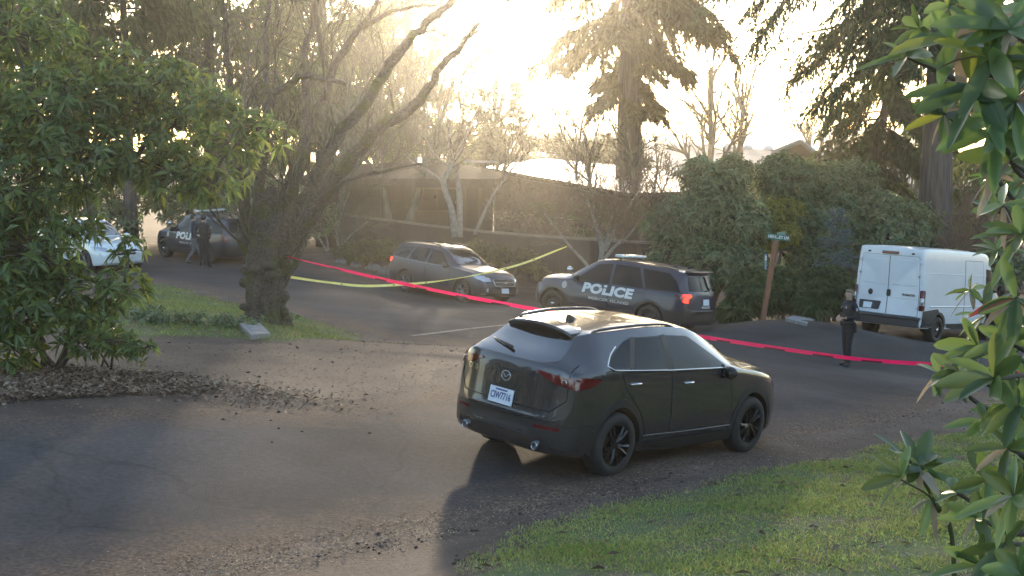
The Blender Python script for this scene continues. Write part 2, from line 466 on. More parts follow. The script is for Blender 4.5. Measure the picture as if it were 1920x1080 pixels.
# ------------------------------------------------------------------ the ground sheet
def axis(a, b, step, far, n):
    core = np.arange(a, b + 1e-6, step)
    t = np.linspace(0, 1, n + 1)[1:] ** 2.2
    return np.concatenate([(a - far * t)[::-1], core, b + far * t])
gx = axis(-30, 30, .4, 700, 16); gy = axis(-3, 62, .4, 700, 16)
GX, GY = np.meshgrid(gx, gy)
GZ = Hn(GX, GY)
nx, ny = len(gx), len(gy)
idx = np.arange(nx * ny).reshape(ny, nx)
Q = np.stack([idx[:-1, :-1], idx[:-1, 1:], idx[1:, 1:], idx[1:, :-1]], -1).reshape(-1, 4)
gm = mesh_np('ground', np.stack([GX, GY, GZ], -1).reshape(-1, 3), Q, smooth=True)
gm.materials.append(M['dirt'])
ground = tag(link(bpy.data.objects.new('ground', gm)), kind='structure', label='brown earth and leaf litter under the trees')

def smooth_poly(pts, n=6):
    """closed Catmull-Rom through 2D points"""
    P = np.array(pts, float); m = len(P); out = []
    for i in range(m):
        p0, p1, p2, p3 = P[i - 1], P[i], P[(i + 1) % m], P[(i + 2) % m]
        for k in range(n):
            t = k / n
            out.append(.5 * ((2 * p1) + (-p0 + p2) * t + (2 * p0 - 5 * p1 + 4 * p2 - p3) * t * t + (-p0 + 3 * p1 - 3 * p2 + p3) * t ** 3))
    return np.array(out)

def pts_in_poly(X, poly):
    x, y = X[:, 0], X[:, 1]
    ins = np.zeros(len(X), bool)
    a = poly; b = np.roll(poly, -1, 0)
    for (x1, y1), (x2, y2) in zip(a, b):
        c = ((y1 > y) != (y2 > y)) & (x < (x2 - x1) * (y - y1) / (y2 - y1 + 1e-12) + x1)
        ins ^= c
    return ins

def edge_dist(X, poly):
    a = poly; b = np.roll(poly, -1, 0)
    best = np.full(len(X), 1e9)
    for p, q in zip(a, b):
        e = q - p; L2 = e @ e + 1e-12
        t = np.clip(((X - p) @ e) / L2, 0, 1)
        best = np.minimum(best, np.linalg.norm(X - (p + t[:, None] * e), axis=1))
    return best

def triangulate(poly, step, margin=.35):
    lo, hi = poly.min(0), poly.max(0)
    X, Y = np.meshgrid(np.arange(lo[0], hi[0], step), np.arange(lo[1], hi[1], step))
    G = np.stack([X.ravel(), Y.ravel()], 1)
    G = G[pts_in_poly(G, poly)]
    G = G[edge_dist(G, poly) > step * margin] if len(G) else G
    V = np.vstack([poly, G]) if len(G) else poly
    n = len(poly)
    r = delaunay_2d_cdt([Vector(p) for p in V], [(i, (i + 1) % n) for i in range(n)], [], 1, 1e-6)
    return np.array([(p.x, p.y) for p in r[0]]), [list(f) for f in r[2]]

def sheet(name, poly, z, m, step=.5, wear=.9, label=None):
    V, T = triangulate(poly, step)
    ed = edge_dist(V, poly)
    zz = Hn(V[:, 0], V[:, 1]) + np.where(ed < 1e-3, -.02, z)      # the rim dips into the ground
    me = mesh_np(name, np.column_stack([V, zz]), None, np.array(T), smooth=True)
    me.materials.append(m)
    at_ = me.attributes.new('edge', 'FLOAT', 'POINT')
    at_.data.foreach_set('value', np.clip(ed / wear, 0, 1).astype(np.float32))
    o = link(bpy.data.objects.new(name, me))
    fix_normals(o)
    if np.mean([p.normal.z for p in o.data.polygons]) < 0: o.data.flip_normals()
    return tag(o, kind='structure', label=label)

def gp(*uv): return [ground_px(u, v)[:2] for u, v in uv]
# foreground lane joining the street on the right
road_poly = smooth_poly(np.array(
    gp((-60, 775), (250, 758), (520, 762), (760, 735), (865, 700), (890, 665), (800, 640), (690, 630), (540, 582), (450, 566), (285, 528))
    + [(-14.2, 36.5), (-22, 37), (-24, 44), (-14, 48.5), (-7.5, 46.0)]
    + gp((545, 492), (700, 530)) + [(-3.6, 41.8), (1.2, 37.6), (3.2, 36.2), (6.2, 32.2), (9.0, 32.6), (10.6, 36.2), (15.5, 38.5), (22, 38), (22, 28), (15, 23.5)]
    + gp((1900, 745), (1700, 792), (1480, 835), (1300, 885), (1100, 935), (900, 985), (600, 1035), (300, 1078)) + [(-3.6, 7.4), (-9, 5.5), (-13, 7), (-9, 10.5)]), 5)
road = sheet('road', road_poly, .011, M['asphalt'], .5, 2.3, label='grey asphalt road with dirt strewn margins')
grav_poly = smooth_poly(np.array(gp((60, 735), (300, 752), (560, 765), (760, 738), (880, 690), (885, 662), (790, 640), (660, 640), (500, 640), (330, 640), (150, 640), (-40, 660))), 5)
gravel = sheet('gravel_apron', grav_poly, .005, M['gravel'], .4, 1.4, label='gravel and dirt pull-off beside the asphalt')
lawn_poly = smooth_poly(np.array(gp((860, 1078), (960, 1000), (1130, 952), (1330, 902), (1480, 872), (1640, 838), (1790, 815), (1935, 800)) + [(11, 11.5), (8, 4), (3, .6), (-2.4, 1.2), (-2.2, 6.2)]), 5)
lawn = sheet('lawn', lawn_poly, .017, M['lawn'], .35, .5, label='green lawn bank in the foreground')
verge_poly = smooth_poly(np.array(gp((240, 560), (292, 534), (450, 574), (545, 590), (650, 622), (680, 638), (560, 642), (430, 636), (330, 634), (200, 632), (60, 600))), 5)
verge = sheet('grass_verge', verge_poly, .017, M['lawn'], .35, .5, label='grassy strip round the old tree')
# ------------------------------------------------------------------ vehicles
M['paint_grey'] = mat('dark_grey_paint', (.060, .058, .062), .22, .6, col2=(.066, .064, .068), scale=900, coat=1., bump=0)
M['paint_navy'] = mat('dark_navy_paint', (.012, .016, .038), .28, .1, col2=(.015, .019, .043), scale=3, coat=.6)
M['paint_wagon'] = mat('graphite_paint', (.006, .010, .026), .35, 0, col2=(.008, .012, .030), scale=3, coat=.3)
M['paint_white'] = mat('white_car_paint', (.66, .70, .72), .25, 0, col2=(.7, .73, .75), scale=3, coat=1.)

def crom(P, n):
    """Catmull-Rom through rows of P, n sub-steps each (clamped ends)"""
    P = np.asarray(P, float)
    A = np.concatenate([[2 * P[0] - P[1]], P, [2 * P[-1] - P[-2]]])
    out = []
    for i in range(1, len(A) - 2):
        p0, p1, p2, p3 = A[i - 1:i + 3]
        m1 = (p2 - p0) / 2; m2 = (p3 - p1) / 2
        for k in range(n):
            t = k / n
            out.append((2 * t**3 - 3 * t**2 + 1) * p1 + (t**3 - 2 * t**2 + t) * m1 + (-2 * t**3 + 3 * t**2) * p2 + (t**3 - t**2) * m2)
    out.append(A[-2])
    return np.array(out)

def rounded(poly, r=.04, n=4):
    P = np.array(poly, float); out = []
    for i in range(len(P)):
        p, a, b = P[i], P[i - 1], P[(i + 1) % len(P)]
        la, lb = np.linalg.norm(a - p), np.linalg.norm(b - p)
        rr = min(r, la * .45, lb * .45)
        s, e = p + (a - p) / la * rr, p + (b - p) / lb * rr
        for k in range(n + 1):
            t = k / n
            out.append((1 - t) ** 2 * s + 2 * t * (1 - t) * p + t * t * e)
    return np.array(out)

def resample(poly, step):
    out = []
    for p, q in zip(poly, np.roll(poly, -1, 0)):
        n = max(1, int(np.linalg.norm(q - p) / step))
        for k in range(n): out.append(p + (q - p) * k / n)
    return np.array(out)

def ellipsoid(g, c, r, m=0, nu=12, nv=8):
    th = np.linspace(0, math.pi, nv + 1); ph = np.arange(nu) * 2 * math.pi / nu
    V = np.stack([r[0] * np.sin(th)[:, None] * np.cos(ph), r[1] * np.sin(th)[:, None] * np.sin(ph), r[2] * np.cos(th)[:, None] + 0 * ph], -1).reshape(-1, 3) + np.array(c)
    i = np.arange(nv)[:, None] * nu; j = np.arange(nu)[None]; j2 = (j + 1) % nu
    g.add(V, np.stack([i + j, i + nu + j, i + nu + j2, i + j2], -1).reshape(-1, 4), None, m)

class Car:
    def __init__(s, name, label, cat, pose, rows, paint, wb, R, tyre_w, track, arch, bulge=(.16, .26), group=None, arch_y=.62, zmap=None):
        s.zmap = zmap
        s.root = empty(name); s.root.matrix_world = pose_matrix(pose)
        s.root.rotation_mode = 'XYZ'
        tag(s.root, label, cat, group)
        s.wb, s.R, s.paint = wb, R, paint
        K = []
        for x, zb, hw, zm, hsh, zsh, hr, zr, zt in rows:
            if zmap: zsh, zr, zt = zmap(zsh, x), zmap(zr, x), zmap(zt, x)
            mid_y, mid_z = hsh + (hr - hsh) * .5, zsh + (zr - zsh) * .5
            out = .018 * min(1, (zr - zsh) / .3)
            K.append([(x, 0, zb), (x, hw - .14, zb), (x, hw - .035, zb + min(.05, (zm - zb) * .3)), (x, hw - .008, zb + (zm - zb) * .55), (x, hw, zm),
                      (x, hw - (hw - hsh) * .35, zm + (zsh - zm) * .6), (x, hsh, zsh), (x, mid_y + out, mid_z), (x, hr, zr),
                      (x, hr - .07 * hr / .6, zr + (zt - zr) * .55), (x, hr * .5, zr + (zt - zr) * .93), (x, 0, zt)])
        K = crom(np.array(K).reshape(len(rows), -1), 6).reshape(-1, 12, 3)
        S = np.array([crom(k, 5) for k in K])           # stations x profile
        S[:, :, 1] = np.maximum(S[:, :, 1], 0); S[:, 0, 1] = 0; S[:, -1, 1] = 0
        ym = S[:, :, 1].max(1, keepdims=True) + 1e-6
        x0, x1 = rows[0][0], rows[-1][0]
        X = S[:, :, 0]
        fr = np.abs(S[:, :, 1]) / .9
        wr = np.clip((-.25 - X) / (-.25 - x0), 0, 1); wf = np.clip((X - wb - .1) / (x1 - wb - .1), 0, 1)
        S[:, :, 0] = X + wr * bulge[0] * fr ** 3 - wf * bulge[1] * fr ** 2.6
        full = np.concatenate([S, (S * [1, -1, 1])[:, -2:0:-1]], 1)   # closed rings
        n, k = full.shape[:2]
        V = full.reshape(-1, 3)
        i = np.arange(n - 1)[:, None] * k; j = np.arange(k)[None]; j2 = (j + 1) % k
        Q = np.stack([i + j, i + k + j, i + k + j2, i + j2], -1).reshape(-1, 4)
        c0, c1 = len(V), len(V) + 1
        V = np.vstack([V, full[0].mean(0), full[-1].mean(0)])
        jj = np.arange(k); jn = (jj + 1) % k
        T = np.vstack([np.stack([np.full(k, c0), jj, jn], -1), np.stack([np.full(k, c1), (n - 1) * k + jn, (n - 1) * k + jj], -1)])
        me = mesh_np('body', V, Q, T, smooth=True)
        bm = bmesh.new(); bm.from_mesh(me)
        bmesh.ops.remove_doubles(bm, verts=bm.verts, dist=1e-4)
        bmesh.ops.recalc_face_normals(bm, faces=bm.faces)
        bm.to_mesh(me)
        s.bvh = BVHTree.FromBMesh(bm)
        bm.free()
        me.materials.append(paint); me.materials.append(M['dark'])
        body = link(bpy.data.objects.new('body', me), s.root)
        # wheel wells cut out of the body
        g = Geo()
        for ax in (0, wb):
            for sd in (-1, 1):
                ys = sorted((sd * arch_y, sd * 1.4))
                g.lathe([(0, ys[0]), (arch, ys[0]), (arch, ys[1]), (0, ys[1])], 40, 'y', (ax, 0, R), 1)
        cut = g.build('cutter', [paint, M['dark']], s.root)
        bmc = bmesh.new(); bmc.from_mesh(cut.data)
        bmesh.ops.remove_doubles(bmc, verts=bmc.verts, dist=1e-5); bmesh.ops.recalc_face_normals(bmc, faces=bmc.faces)
        bmc.to_mesh(cut.data); bmc.free()
        md = body.modifiers.new('b', 'BOOLEAN'); md.object = cut; md.operation = 'DIFFERENCE'; md.solver = 'EXACT'
        dg = bpy.context.evaluated_depsgraph_get()
        new = bpy.data.meshes.new_from_object(body.evaluated_get(dg))
        body.modifiers.clear(); body.data = new
        bpy.data.objects.remove(cut)
        for p in new.polygons:
            c = p.center
            for ax in (0, wb):
                if math.hypot(c.x - ax, c.z - R) < arch * 1.01 and abs(c.y) > arch_y - .03 and (abs(p.normal.y) < .2 or abs(abs(c.y) - arch_y) < .01):
                    p.material_index = 1; p.use_smooth = False
        new.name = 'body'
        s.body = body
        s.track, s.tw = track, tyre_w

    def cast(s, a, b, view):
        if s.zmap and view != 'top': b = s.zmap(b, a if view in 'LR' else 0)
        if view in ('L', 'R'):
            sd = 1 if view == 'L' else -1
            o, d = Vector((a, sd * 3, b)), Vector((0, -sd, 0))
        elif view == 'rear': o, d = Vector((-6, a, b)), Vector((1, 0, 0))
        elif view == 'front': o, d = Vector((9, a, b)), Vector((-1, 0, 0))
        else: o, d = Vector((a, b, 6)), Vector((0, 0, -1))
        h, n, _, _ = s.bvh.ray_cast(o, d)
        if h is None:
            o2 = o + d * (3 if view in ('L', 'R') else (4.9 if view == 'rear' else 5.4 if view == 'front' else 5))
            h, n, _, _ = s.bvh.find_nearest(o2)
        if view in ('L', 'R') and abs(h.y) < .55:
            h, n, _, _ = s.bvh.find_nearest(Vector((a, .97 * (1 if view == 'L' else -1), b)))
        if n.dot(d) > 0: n = -n
        return h, n

    def patch(s, g, poly, view, off=.004, step=.05, m=0):
        P = resample(np.array(poly, float), step)
        V, T = triangulate(P, step)
        W, Nn = [], []
        for a, b in V:
            h, n = s.cast(a, b, view)
            W.append(h + n * off); Nn.append(n)
        W = np.array(W); Nn = np.array(Nn); T = np.array(T)
        fn = np.cross(W[T[:, 1]] - W[T[:, 0]], W[T[:, 2]] - W[T[:, 0]])
        flip = (fn * Nn[T[:, 0]]).sum(1) < 0
        T[flip] = T[flip][:, ::-1]
        g.add(W, None, T, m)

    def line(s, g, poly, view, r=.006, off=0., step=.04, m=0, closed=True, k=5):
        P = np.array(poly, float)
        if closed:
            P = resample(P, step); P = np.vstack([P, P[:1]])
        else:
            Q = []
            for p, q in zip(P[:-1], P[1:]):
                n = max(1, int(np.linalg.norm(q - p) / step))
                Q += [p + (q - p) * i / n for i in range(n)]
            P = np.array(Q + [P[-1]])
        W = []
        for a, b in P:
            h, n = s.cast(a, b, view); W.append(h + n * off)
        g.tube(np.array(W), r, k, m)

    def part(s, name, poly, view, m, off=.004, step=.05, parent=None, r=.03, label=None, seam=None):
        g = Geo()
        pl = rounded(poly, r) if r else np.array(poly, float)
        s.patch(g, pl, view, off, step)
        ms = [m]
        if seam:
            s.line(g, pl, view, seam, .001, m=1); ms.append(M['dark'])
        o = g.build(name, ms, parent or s.root, smooth=True)
        if label: o['label'] = label
        return o

    def text(s, name, body, view, c, size, m, off=.008, shear=0., bold=.0, parent=None, width=None, seg=3):
        cu = bpy.data.curves.new('t', 'FONT'); cu.body = body; cu.size = size; cu.align_x = 'CENTER'; cu.align_y = 'CENTER'
        cu.shear = shear; cu.offset = bold; cu.resolution_u = seg; cu.space_character = 1.05
        o = bpy.data.objects.new('t', cu); COL.objects.link(o)
        dg = bpy.context.evaluated_depsgraph_get()
        me = bpy.data.meshes.new_from_object(o.evaluated_get(dg))
        bpy.data.objects.remove(o)
        bm = bmesh.new(); bm.from_mesh(me)
        w = max(v.co.x for v in bm.verts) - min(v.co.x for v in bm.verts)
        kx = (width / w) if width else 1
        for v in bm.verts:
            a, b = v.co.x * kx, v.co.y
            if view == 'L': h, n = s.cast(c[0] - a, c[1] + b, view)
            elif view == 'R': h, n = s.cast(c[0] + a, c[1] + b, view)
            elif view == 'rear': h, n = s.cast(c[0] - a, c[1] + b, view)
            else: h, n = s.cast(c[0] + a, c[1] + b, view)
            v.co = h + n * off
        bm.to_mesh(me); bm.free()
        me.materials.clear(); me.materials.append(m); me.name = name
        return link(bpy.data.objects.new(name, me), parent or s.root)

    def wheels(s, rim_m, style='spoke', n=5, rr=.68):
        R, w = s.R, s.tw
        g = Geo(); g.lathe([(0, -.02), (R * .62, -.02), (R * .62, .03), (.0, .03)], 28, 'y', (0, 0, 0), 0)
        wh = g.build('wheel', M['dark'], s.root)
        g = Geo()
        g.lathe([(R * .66, -w / 2), (R * .80, -w / 2 - .008), (R * .95, -w / 2 + .004), (R, -w / 2 + .035), (R * 1.0, 0), (R, w / 2 - .035), (R * .95, w / 2 - .004), (R * .80, w / 2 + .008), (R * .66, w / 2), (R * .64, w / 2 - .03)], 44)
        g.build('tyre', M['rubber'], wh, smooth=True)
        g = Geo(); ri = R * rr
        g.lathe([(ri, w / 2 - .02), (ri * 1.0, w / 2 + .002), (ri * .94, w / 2 - .004), (ri * .9, w / 2 - .05), (ri * .88, -.02)], 44)
        g.lathe([(0, w / 2 - .012), (R * .10, w / 2 - .014), (R * .16, w / 2 - .03), (R * .17, 0)], 20)
        if style == 'spoke':
            for i in range(n):
                for dd in (-.17, .17):
                    a = 2 * math.pi * i / n + dd
                    b = 2 * math.pi * i / n + dd * 1.25
                    A = np.array([math.cos(2 * math.pi * i / n + dd * .6) * R * .12, w / 2 - .025, math.sin(2 * math.pi * i / n + dd * .6) * R * .12]); B = np.array([math.cos(b) * ri * .93, w / 2 - .008, math.sin(b) * ri * .93])
                    g.tube([A, (A + B) / 2 + [0, .012, 0], B], [.022, .018, .021], 5)
        elif style == 'steel':
            g.lathe([(ri * .9, w / 2 - .06), (ri * .6, w / 2 - .03), (ri * .35, w / 2 - .035), (.0, w / 2 - .03)], 32)
            for i in range(n):
                a = 2 * math.pi * i / n
                g.tube([(math.cos(a) * ri * .74, w / 2 - .07, math.sin(a) * ri * .74), (math.cos(a) * ri * .74, w / 2 - .03, math.sin(a) * ri * .74)], .03, 8, 1)
        g.build('rim', [rim_m, M['dark']], wh, smooth=False)
        if style == 'steel':
            g = Geo(); ellipsoid(g, (0, w / 2 - .015, 0), (.055, .03, .055)); g.build('hub_cap', M['chrome'], wh, smooth=True)
        first = True
        for ax in (0, s.wb):
            for sd in (-1, 1):
                o = wh if first else copy_tree(wh, s.root)
                first = False
                o.location = (ax, sd * s.track, R)
                o.rotation_euler = (0, .4 * ax + .3, math.pi if sd < 0 else 0)

    def arches(s, w=.065, m=None, zmin=None, name='wheel_arch_trim', arch=None):
        for ax in (0, s.wb):
            for v in 'LR':
                r0 = arch; r1 = arch + w
                z0 = (zmin or .3) - s.R
                a0 = math.asin(max(-1, z0 / r1))
                th = np.linspace(a0, math.pi - a0, 26)
                outer = np.stack([ax + r1 * np.cos(th), s.R + r1 * np.sin(th)], 1)
                inner = np.stack([ax + r0 * np.cos(th), s.R + r0 * np.sin(th)], 1)[::-1]
                g = Geo(); s.patch(g, np.vstack([outer, inner]), v, .008, .04)
                s.line(g, outer, v, .006, .004, closed=False)
                g.build(name, m or M['black'], s.root, smooth=True)

    def mirror(s, x, z, y, m, size=(.075, .11, .075)):
        for v, sd in (('L', 1), ('R', -1)):
            g = Geo()
            h, n = s.cast(x, z, v)
            g.tube([h - n * .01, Vector((x, sd * y, z + .01))], [.03, .025], 6)
            ellipsoid(g, (x, sd * (y + size[1] * .5), z + .035), size, 0)
            ellipsoid(g, (x - size[0] * .55, sd * (y + size[1] * .5), z + .035), (size[0] * .5, size[1] * .85, size[2] * .8), 1)
            g.build('wing_mirror', [m, M['glass']], s.root, smooth=True)

    def door(s, polys, handles, seam=.0055, win=None):
        for v in 'LR':
            for poly, hd in zip(polys, handles):
                d = s.part('door', poly, v, s.paint, .0035, .06, r=.05, seam=seam)
                h, n = s.cast(hd[0], hd[1], v)
                g = Geo()
                g.tube([h + Vector((-.095, 0, 0)) + n * .008, h + Vector((-.06, 0, 0)) + n * .03, h + Vector((.06, 0, 0)) + n * .03, h + Vector((.095, 0, 0)) + n * .008], [.011, .016, .016, .011], 6)
                g.build('handle', hd[2] if len(hd) > 2 else s.paint, d, smooth=True)

    def plate(s, view, c, txt=None, w=.31, h=.155, frame=False):
        g = Geo()
        p, n = s.cast(c[0], c[1], view)
        n = Vector(n); n.y = 0; n.normalize()
        up = Vector((0, 0, 1)) - n * n.z; up.normalize()
        sx = up.cross(n)                                   # reader's right
        p = p + n * .02
        Mx = np.array(Matrix((sx, up, n)).transposed())
        g.box(p, (w, h, .012), 0, Mx)
        if frame:
            for dz, dx, sz in ((h / 2, 0, (w + .03, .014, .02)), (-h / 2, 0, (w + .03, .014, .02)), (0, w / 2, (.014, h, .02)), (0, -w / 2, (.014, h, .02))):
                g.box(p + up * dz + sx * dx, sz, 1, Mx)
        o = g.build('number_plate', [M['plate'], M['black']], s.root)
        if txt:
            cu = bpy.data.curves.new('t', 'FONT'); cu.body = txt; cu.size = h * .62; cu.align_x = 'CENTER'; cu.align_y = 'CENTER'; cu.extrude = .001; cu.offset = .002
            cu.resolution_u = 3
            t = bpy.data.objects.new('t', cu); COL.objects.link(t)
            me = bpy.data.meshes.new_from_object(t.evaluated_get(bpy.context.evaluated_depsgraph_get()))
            bpy.data.objects.remove(t)
            wd = max(v.co.x for v in me.vertices) - min(v.co.x for v in me.vertices)
            q = p + n * .0085 - up * h * .04
            for v in me.vertices:
                v.co = q + sx * (v.co.x * w * .86 / wd) + up * v.co.y + n * v.co.z
            me.materials.clear(); me.materials.append(M['plate_blue']); me.name = 'plate_number'
            link(bpy.data.objects.new('plate_number', me), o)
            g = Geo(); g.box(p + n * .0075 + up * h * .36, (w * .5, h * .10, .003), 0, Mx); g.build('plate_heading', M['plate_blue'], o)
        return o

# ---- the dark grey crossover in the foreground
def hero_z(z, x):
    if z <= .65: dz = 0.
    elif z <= 1.0: t = (z - .65) / .35; dz = .11 * t * t * (3 - 2 * t)
    elif z <= 1.1: dz = .11
    else: dz = .11 - .075 * min(1, (z - 1.1) / .4)
    return z + dz * (1 - .5 * min(1, max(0, (x - 2.2) / .6)))
rows = [(-.905, .46, .50, .54, .48, .60, .40, .62, .63), (-.892, .38, .74, .53, .72, .635, .64, .66, .675), (-.868, .31, .815, .56, .79, .74, .69, .78, .80),
        (-.835, .27, .85, .58, .80, .92, .68, .985, 1.005), (-.76, .25, .87, .6, .80, .985, .63, 1.07, 1.10), (-.56, .24, .885, .6, .82, 1.015, .56, 1.20, 1.245),
        (-.40, .23, .892, .6, .84, 1.03, .51, 1.33, 1.39), (-.27, .23, .895, .6, .85, 1.03, .53, 1.39, 1.45), (-.04, .22, .897, .6, .86, 1.015, .575, 1.42, 1.49),
        (.6, .21, .897, .6, .862, .99, .61, 1.465, 1.54), (1.12, .2, .897, .6, .862, .97, .60, 1.46, 1.54), (1.56, .2, .896, .6, .86, .96, .59, 1.41, 1.49),
        (1.95, .2, .895, .6, .86, .95, .61, 1.24, 1.32), (2.26, .2, .893, .6, .855, .94, .66, 1.06, 1.13), (2.48, .2, .89, .6, .85, .935, .71, .985, 1.045),
        (3.0, .2, .885, .6, .835, .90, .67, .945, .995), (3.3, .22, .865, .58, .79, .845, .61, .885, .925), (3.48, .25, .80, .55, .71, .74, .5, .785, .81), (3.57, .3, .62, .5, .55, .6, .4, .64, .66)]
car = Car('dark_crossover', 'dark grey hatchback crossover parked in the foreground lane with black wheels', 'car', POSE['hero'], rows, M['paint_grey'], 2.655, .345, .215, .785, .40, zmap=hero_z, bulge=(.26, .26))
car.wheels(M['alloy_dark'])
car.arches(.06, arch=.395, zmin=.26)
for v in 'LR':
    car.part('window', [(2.04, .985), (1.42, 1.375), (.98, 1.40), (.95, 1.005)], v, M['glass'], .003)
    car.part('window', [(.83, 1.012), (.88, 1.40), (.42, 1.39), (.20, 1.035)], v, M['glass'], .003)
    car.part('window', [(.12, 1.042), (.34, 1.385), (.20, 1.345), (-.08, 1.19), (-.20, 1.09), (-.13, 1.055)], v, M['glass'], .003)
    for pp in ([(.95, .995), (.98, 1.41), (.88, 1.41), (.83, 1.0)], [(.12, 1.03), (.34, 1.395), (.42, 1.395), (.20, 1.03)]):
        g = Geo(); car.patch(g, rounded(pp, .002), v, .0045); g.build('window_pillar', M['black'], car.root, smooth=True)
    g = Geo(); car.line(g, [(2.05, .968), (.9, .992), (-.13, 1.035), (-.225, 1.08), (-.10, 1.20), (.04, 1.29)], v, .010, .004, closed=False); g.build('window_trim', M['chrome'], car.root, smooth=True)
    g = Geo(); car.patch(g, [(.36, .21), (2.28, .21), (2.28, .33), (.36, .35)], v, .010, .06); g.build('sill_cladding', M['black'], car.root, smooth=True)
    g = Geo(); car.line(g, [(.42, .415), (1.2, .395), (2.25, .385)], v, .008, .004, closed=False); g.build('door_moulding', M['paint_grey'], car.root, smooth=True)
    sd = 1 if v == 'L' else -1
    g = Geo()
    pts = [car.cast(x, sd * y, 'top')[0] + Vector((0, 0, dz)) for x, y, dz in ((-.16, .515, .0), (-.06, .53, .022), (.4, .56, .026), (1.0, .555, .022), (1.25, .55, .0))]
    g.tube(crom(np.array(pts), 5), .017, 7); g.build('roof_rail', M['paint_grey'], car.root, smooth=True)
car.part('rear_window', [(-.565, 1.095), (-.49, 1.33), (-.43, 1.40), (.43, 1.40), (.49, 1.33), (.565, 1.095), (.4, 1.06), (-.4, 1.06)], 'rear', M['glass_rear'], .004, .05, r=.05)
car.part('windscreen', [(-.62, 1.10), (-.50, 1.42), (.50, 1.42), (.62, 1.10)], 'front', M['glass'], .004, r=.05)
car.door([[(2.10, .955), (2.22, .42), (.95, .42), (.90, .98)], [(.89, .98), (.94, .42), (.50, .42), (.36, .68), (.06, .88), (-.02, 1.015)]], [(1.22, .875, M['chrome']), (.22, .905, M['chrome'])])
car.mirror(1.97, 1.0, .88, M['black'], (.07, .105, .075))
# tailgate edge, lamps, bumper
g = Geo(); car.line(g, [(-.70, 1.08), (-.73, .98), (-.74, .80), (-.60, .70), (.60, .70), (.74, .80), (.73, .98), (.70, 1.08)], 'rear', .006, 0, closed=False); g.build('tailgate_seam', M['dark'], car.root)
g = Geo(); car.patch(g, rounded([(-.79, .43), (-.82, .565), (-.55, .60), (.55, .60), (.82, .565), (.79, .43)], .03), 'rear', .008, .06)
for v in 'LR': car.patch(g, rounded([(-.80, .34), (-.80, .56), (-.45, .60), (-.395, .50), (-.43, .30)], .03), v, .008, .06)
g.build('lower_bumper', M['black'], car.root, smooth=True)
for sd in (-1, 1):
    o = car.part('tail_lamp', [(sd * .36, .975), (sd * .40, .995), (sd * .82, .955), (sd * .82, .875), (sd * .60, .905)], 'rear', M['red_lens'], .010, .04, r=.015)
    v = 'L' if sd > 0 else 'R'
    g = Geo(); car.patch(g, rounded([(-.68, .875), (-.70, .965), (-.60, .978), (-.33, .957), (-.48, .90)], .015), v, .010, .04); g.build('side_lens', M['red_lens'], o, smooth=True)
    g = Geo(); h, n = car.cast(sd * .70, .925, 'rear'); g.lathe([(.03, 0), (.035, -.012), (.028, -.014)], 16, 'x', h - Vector((.006, 0, 0))); g.build('lamp_ring', M['chrome'], o, smooth=True)
    car.part('reflector', [(sd * .46, .525), (sd * .46, .56), (sd * .72, .555), (sd * .72, .52)], 'rear', M['red_lens'], .014, .04, r=.008)
    g = Geo(); c = Vector((-.86, sd * .50, .335)); g.lathe([(.034, .12), (.042, .12), (.044, -.01), (.040, -.02), (.034, -.01), (.03, .1)], 18, 'x', c); g.build('exhaust', M['chrome'], car.root, smooth=True)
    car.part('headlight', [(sd * .42, .74), (sd * .48, .82), (sd * .80, .80), (sd * .78, .72)], 'front', M['clear_lens'], .006, r=.02)
car.plate('rear', (0, .735), 'CIW7716', .33, .165)
g = Geo(); h, n = car.cast(0, .965, 'rear'); b = h + n * .012
th = np.linspace(0, 2 * math.pi, 25)
g.tube(np.stack([np.full(25, b.x), .062 * np.cos(th), .965 + .05 * np.sin(th)], 1), .007, 6)
g.tube([(b.x, -.055, .985), (b.x - .002, -.025, .975), (b.x - .004, 0, .945), (b.x - .002, .025, .975), (b.x, .055, .985)], .006, 6)
g.build('tailgate_badge', M['chrome'], car.root, smooth=True)
car.text('model_badge', 'CX-30', 'rear', (.52, .885), .062, M['chrome'], .006, bold=.001)
# spoiler, wiper, aerial
g = Geo()
sp = [(-.20, 1.475), (-.44, 1.485), (-.60, 1.455)]
yy = np.linspace(-.455, .455, 15)
def srow(y):
    e = (abs(y) / .455) ** 4
    dz = .035 - .05 * (y / .455) ** 2 - .02 * e
    c = .05 * (y / .455) ** 2
    return [(.02, y, 1.500 + dz * .9), (-.25, y * .985, 1.515 + dz), (-.475 + c, y * .97, 1.502 + dz), (-.48 + c, y * .97, 1.472 + dz), (-.33, y * .95, 1.40 + dz), (-.08, y * .95, 1.38 + dz)]
V = np.array([srow(y) for y in yy]); n_, k_ = V.shape[:2]
i = np.arange(n_ - 1)[:, None] * k_; j = np.arange(k_)[None]; j2 = (j + 1) % k_
Qs = np.stack([i + j, i + k_ + j, i + k_ + j2, i + j2], -1).reshape(-1, 4)
g.add(V.reshape(-1, 3), Qs, [(0, 1, 2), (0, 2, 5), (2, 3, 5), (3, 4, 5)] + [tuple((n_ - 1) * k_ + q for q in t[::-1]) for t in ((0, 1, 2), (0, 2, 5), (2, 3, 5), (3, 4, 5))])
o = g.build('spoiler', M['paint_grey'], car.root); fix_normals(o)
md = o.modifiers.new('e', 'BEVEL'); md.width = .008; md.segments = 2
g = Geo(); a, n = car.cast(.05, 1.12, 'rear'); b, n2 = car.cast(.42, 1.17, 'rear'); g.tube([a + n * .03, (a + b) / 2 + n * .035, b + n2 * .02], [.02, .012, .008], 6); g.build('wiper', M['black'], car.root, smooth=True)
g = Geo(); h, n = car.cast(.10, 0, 'top')
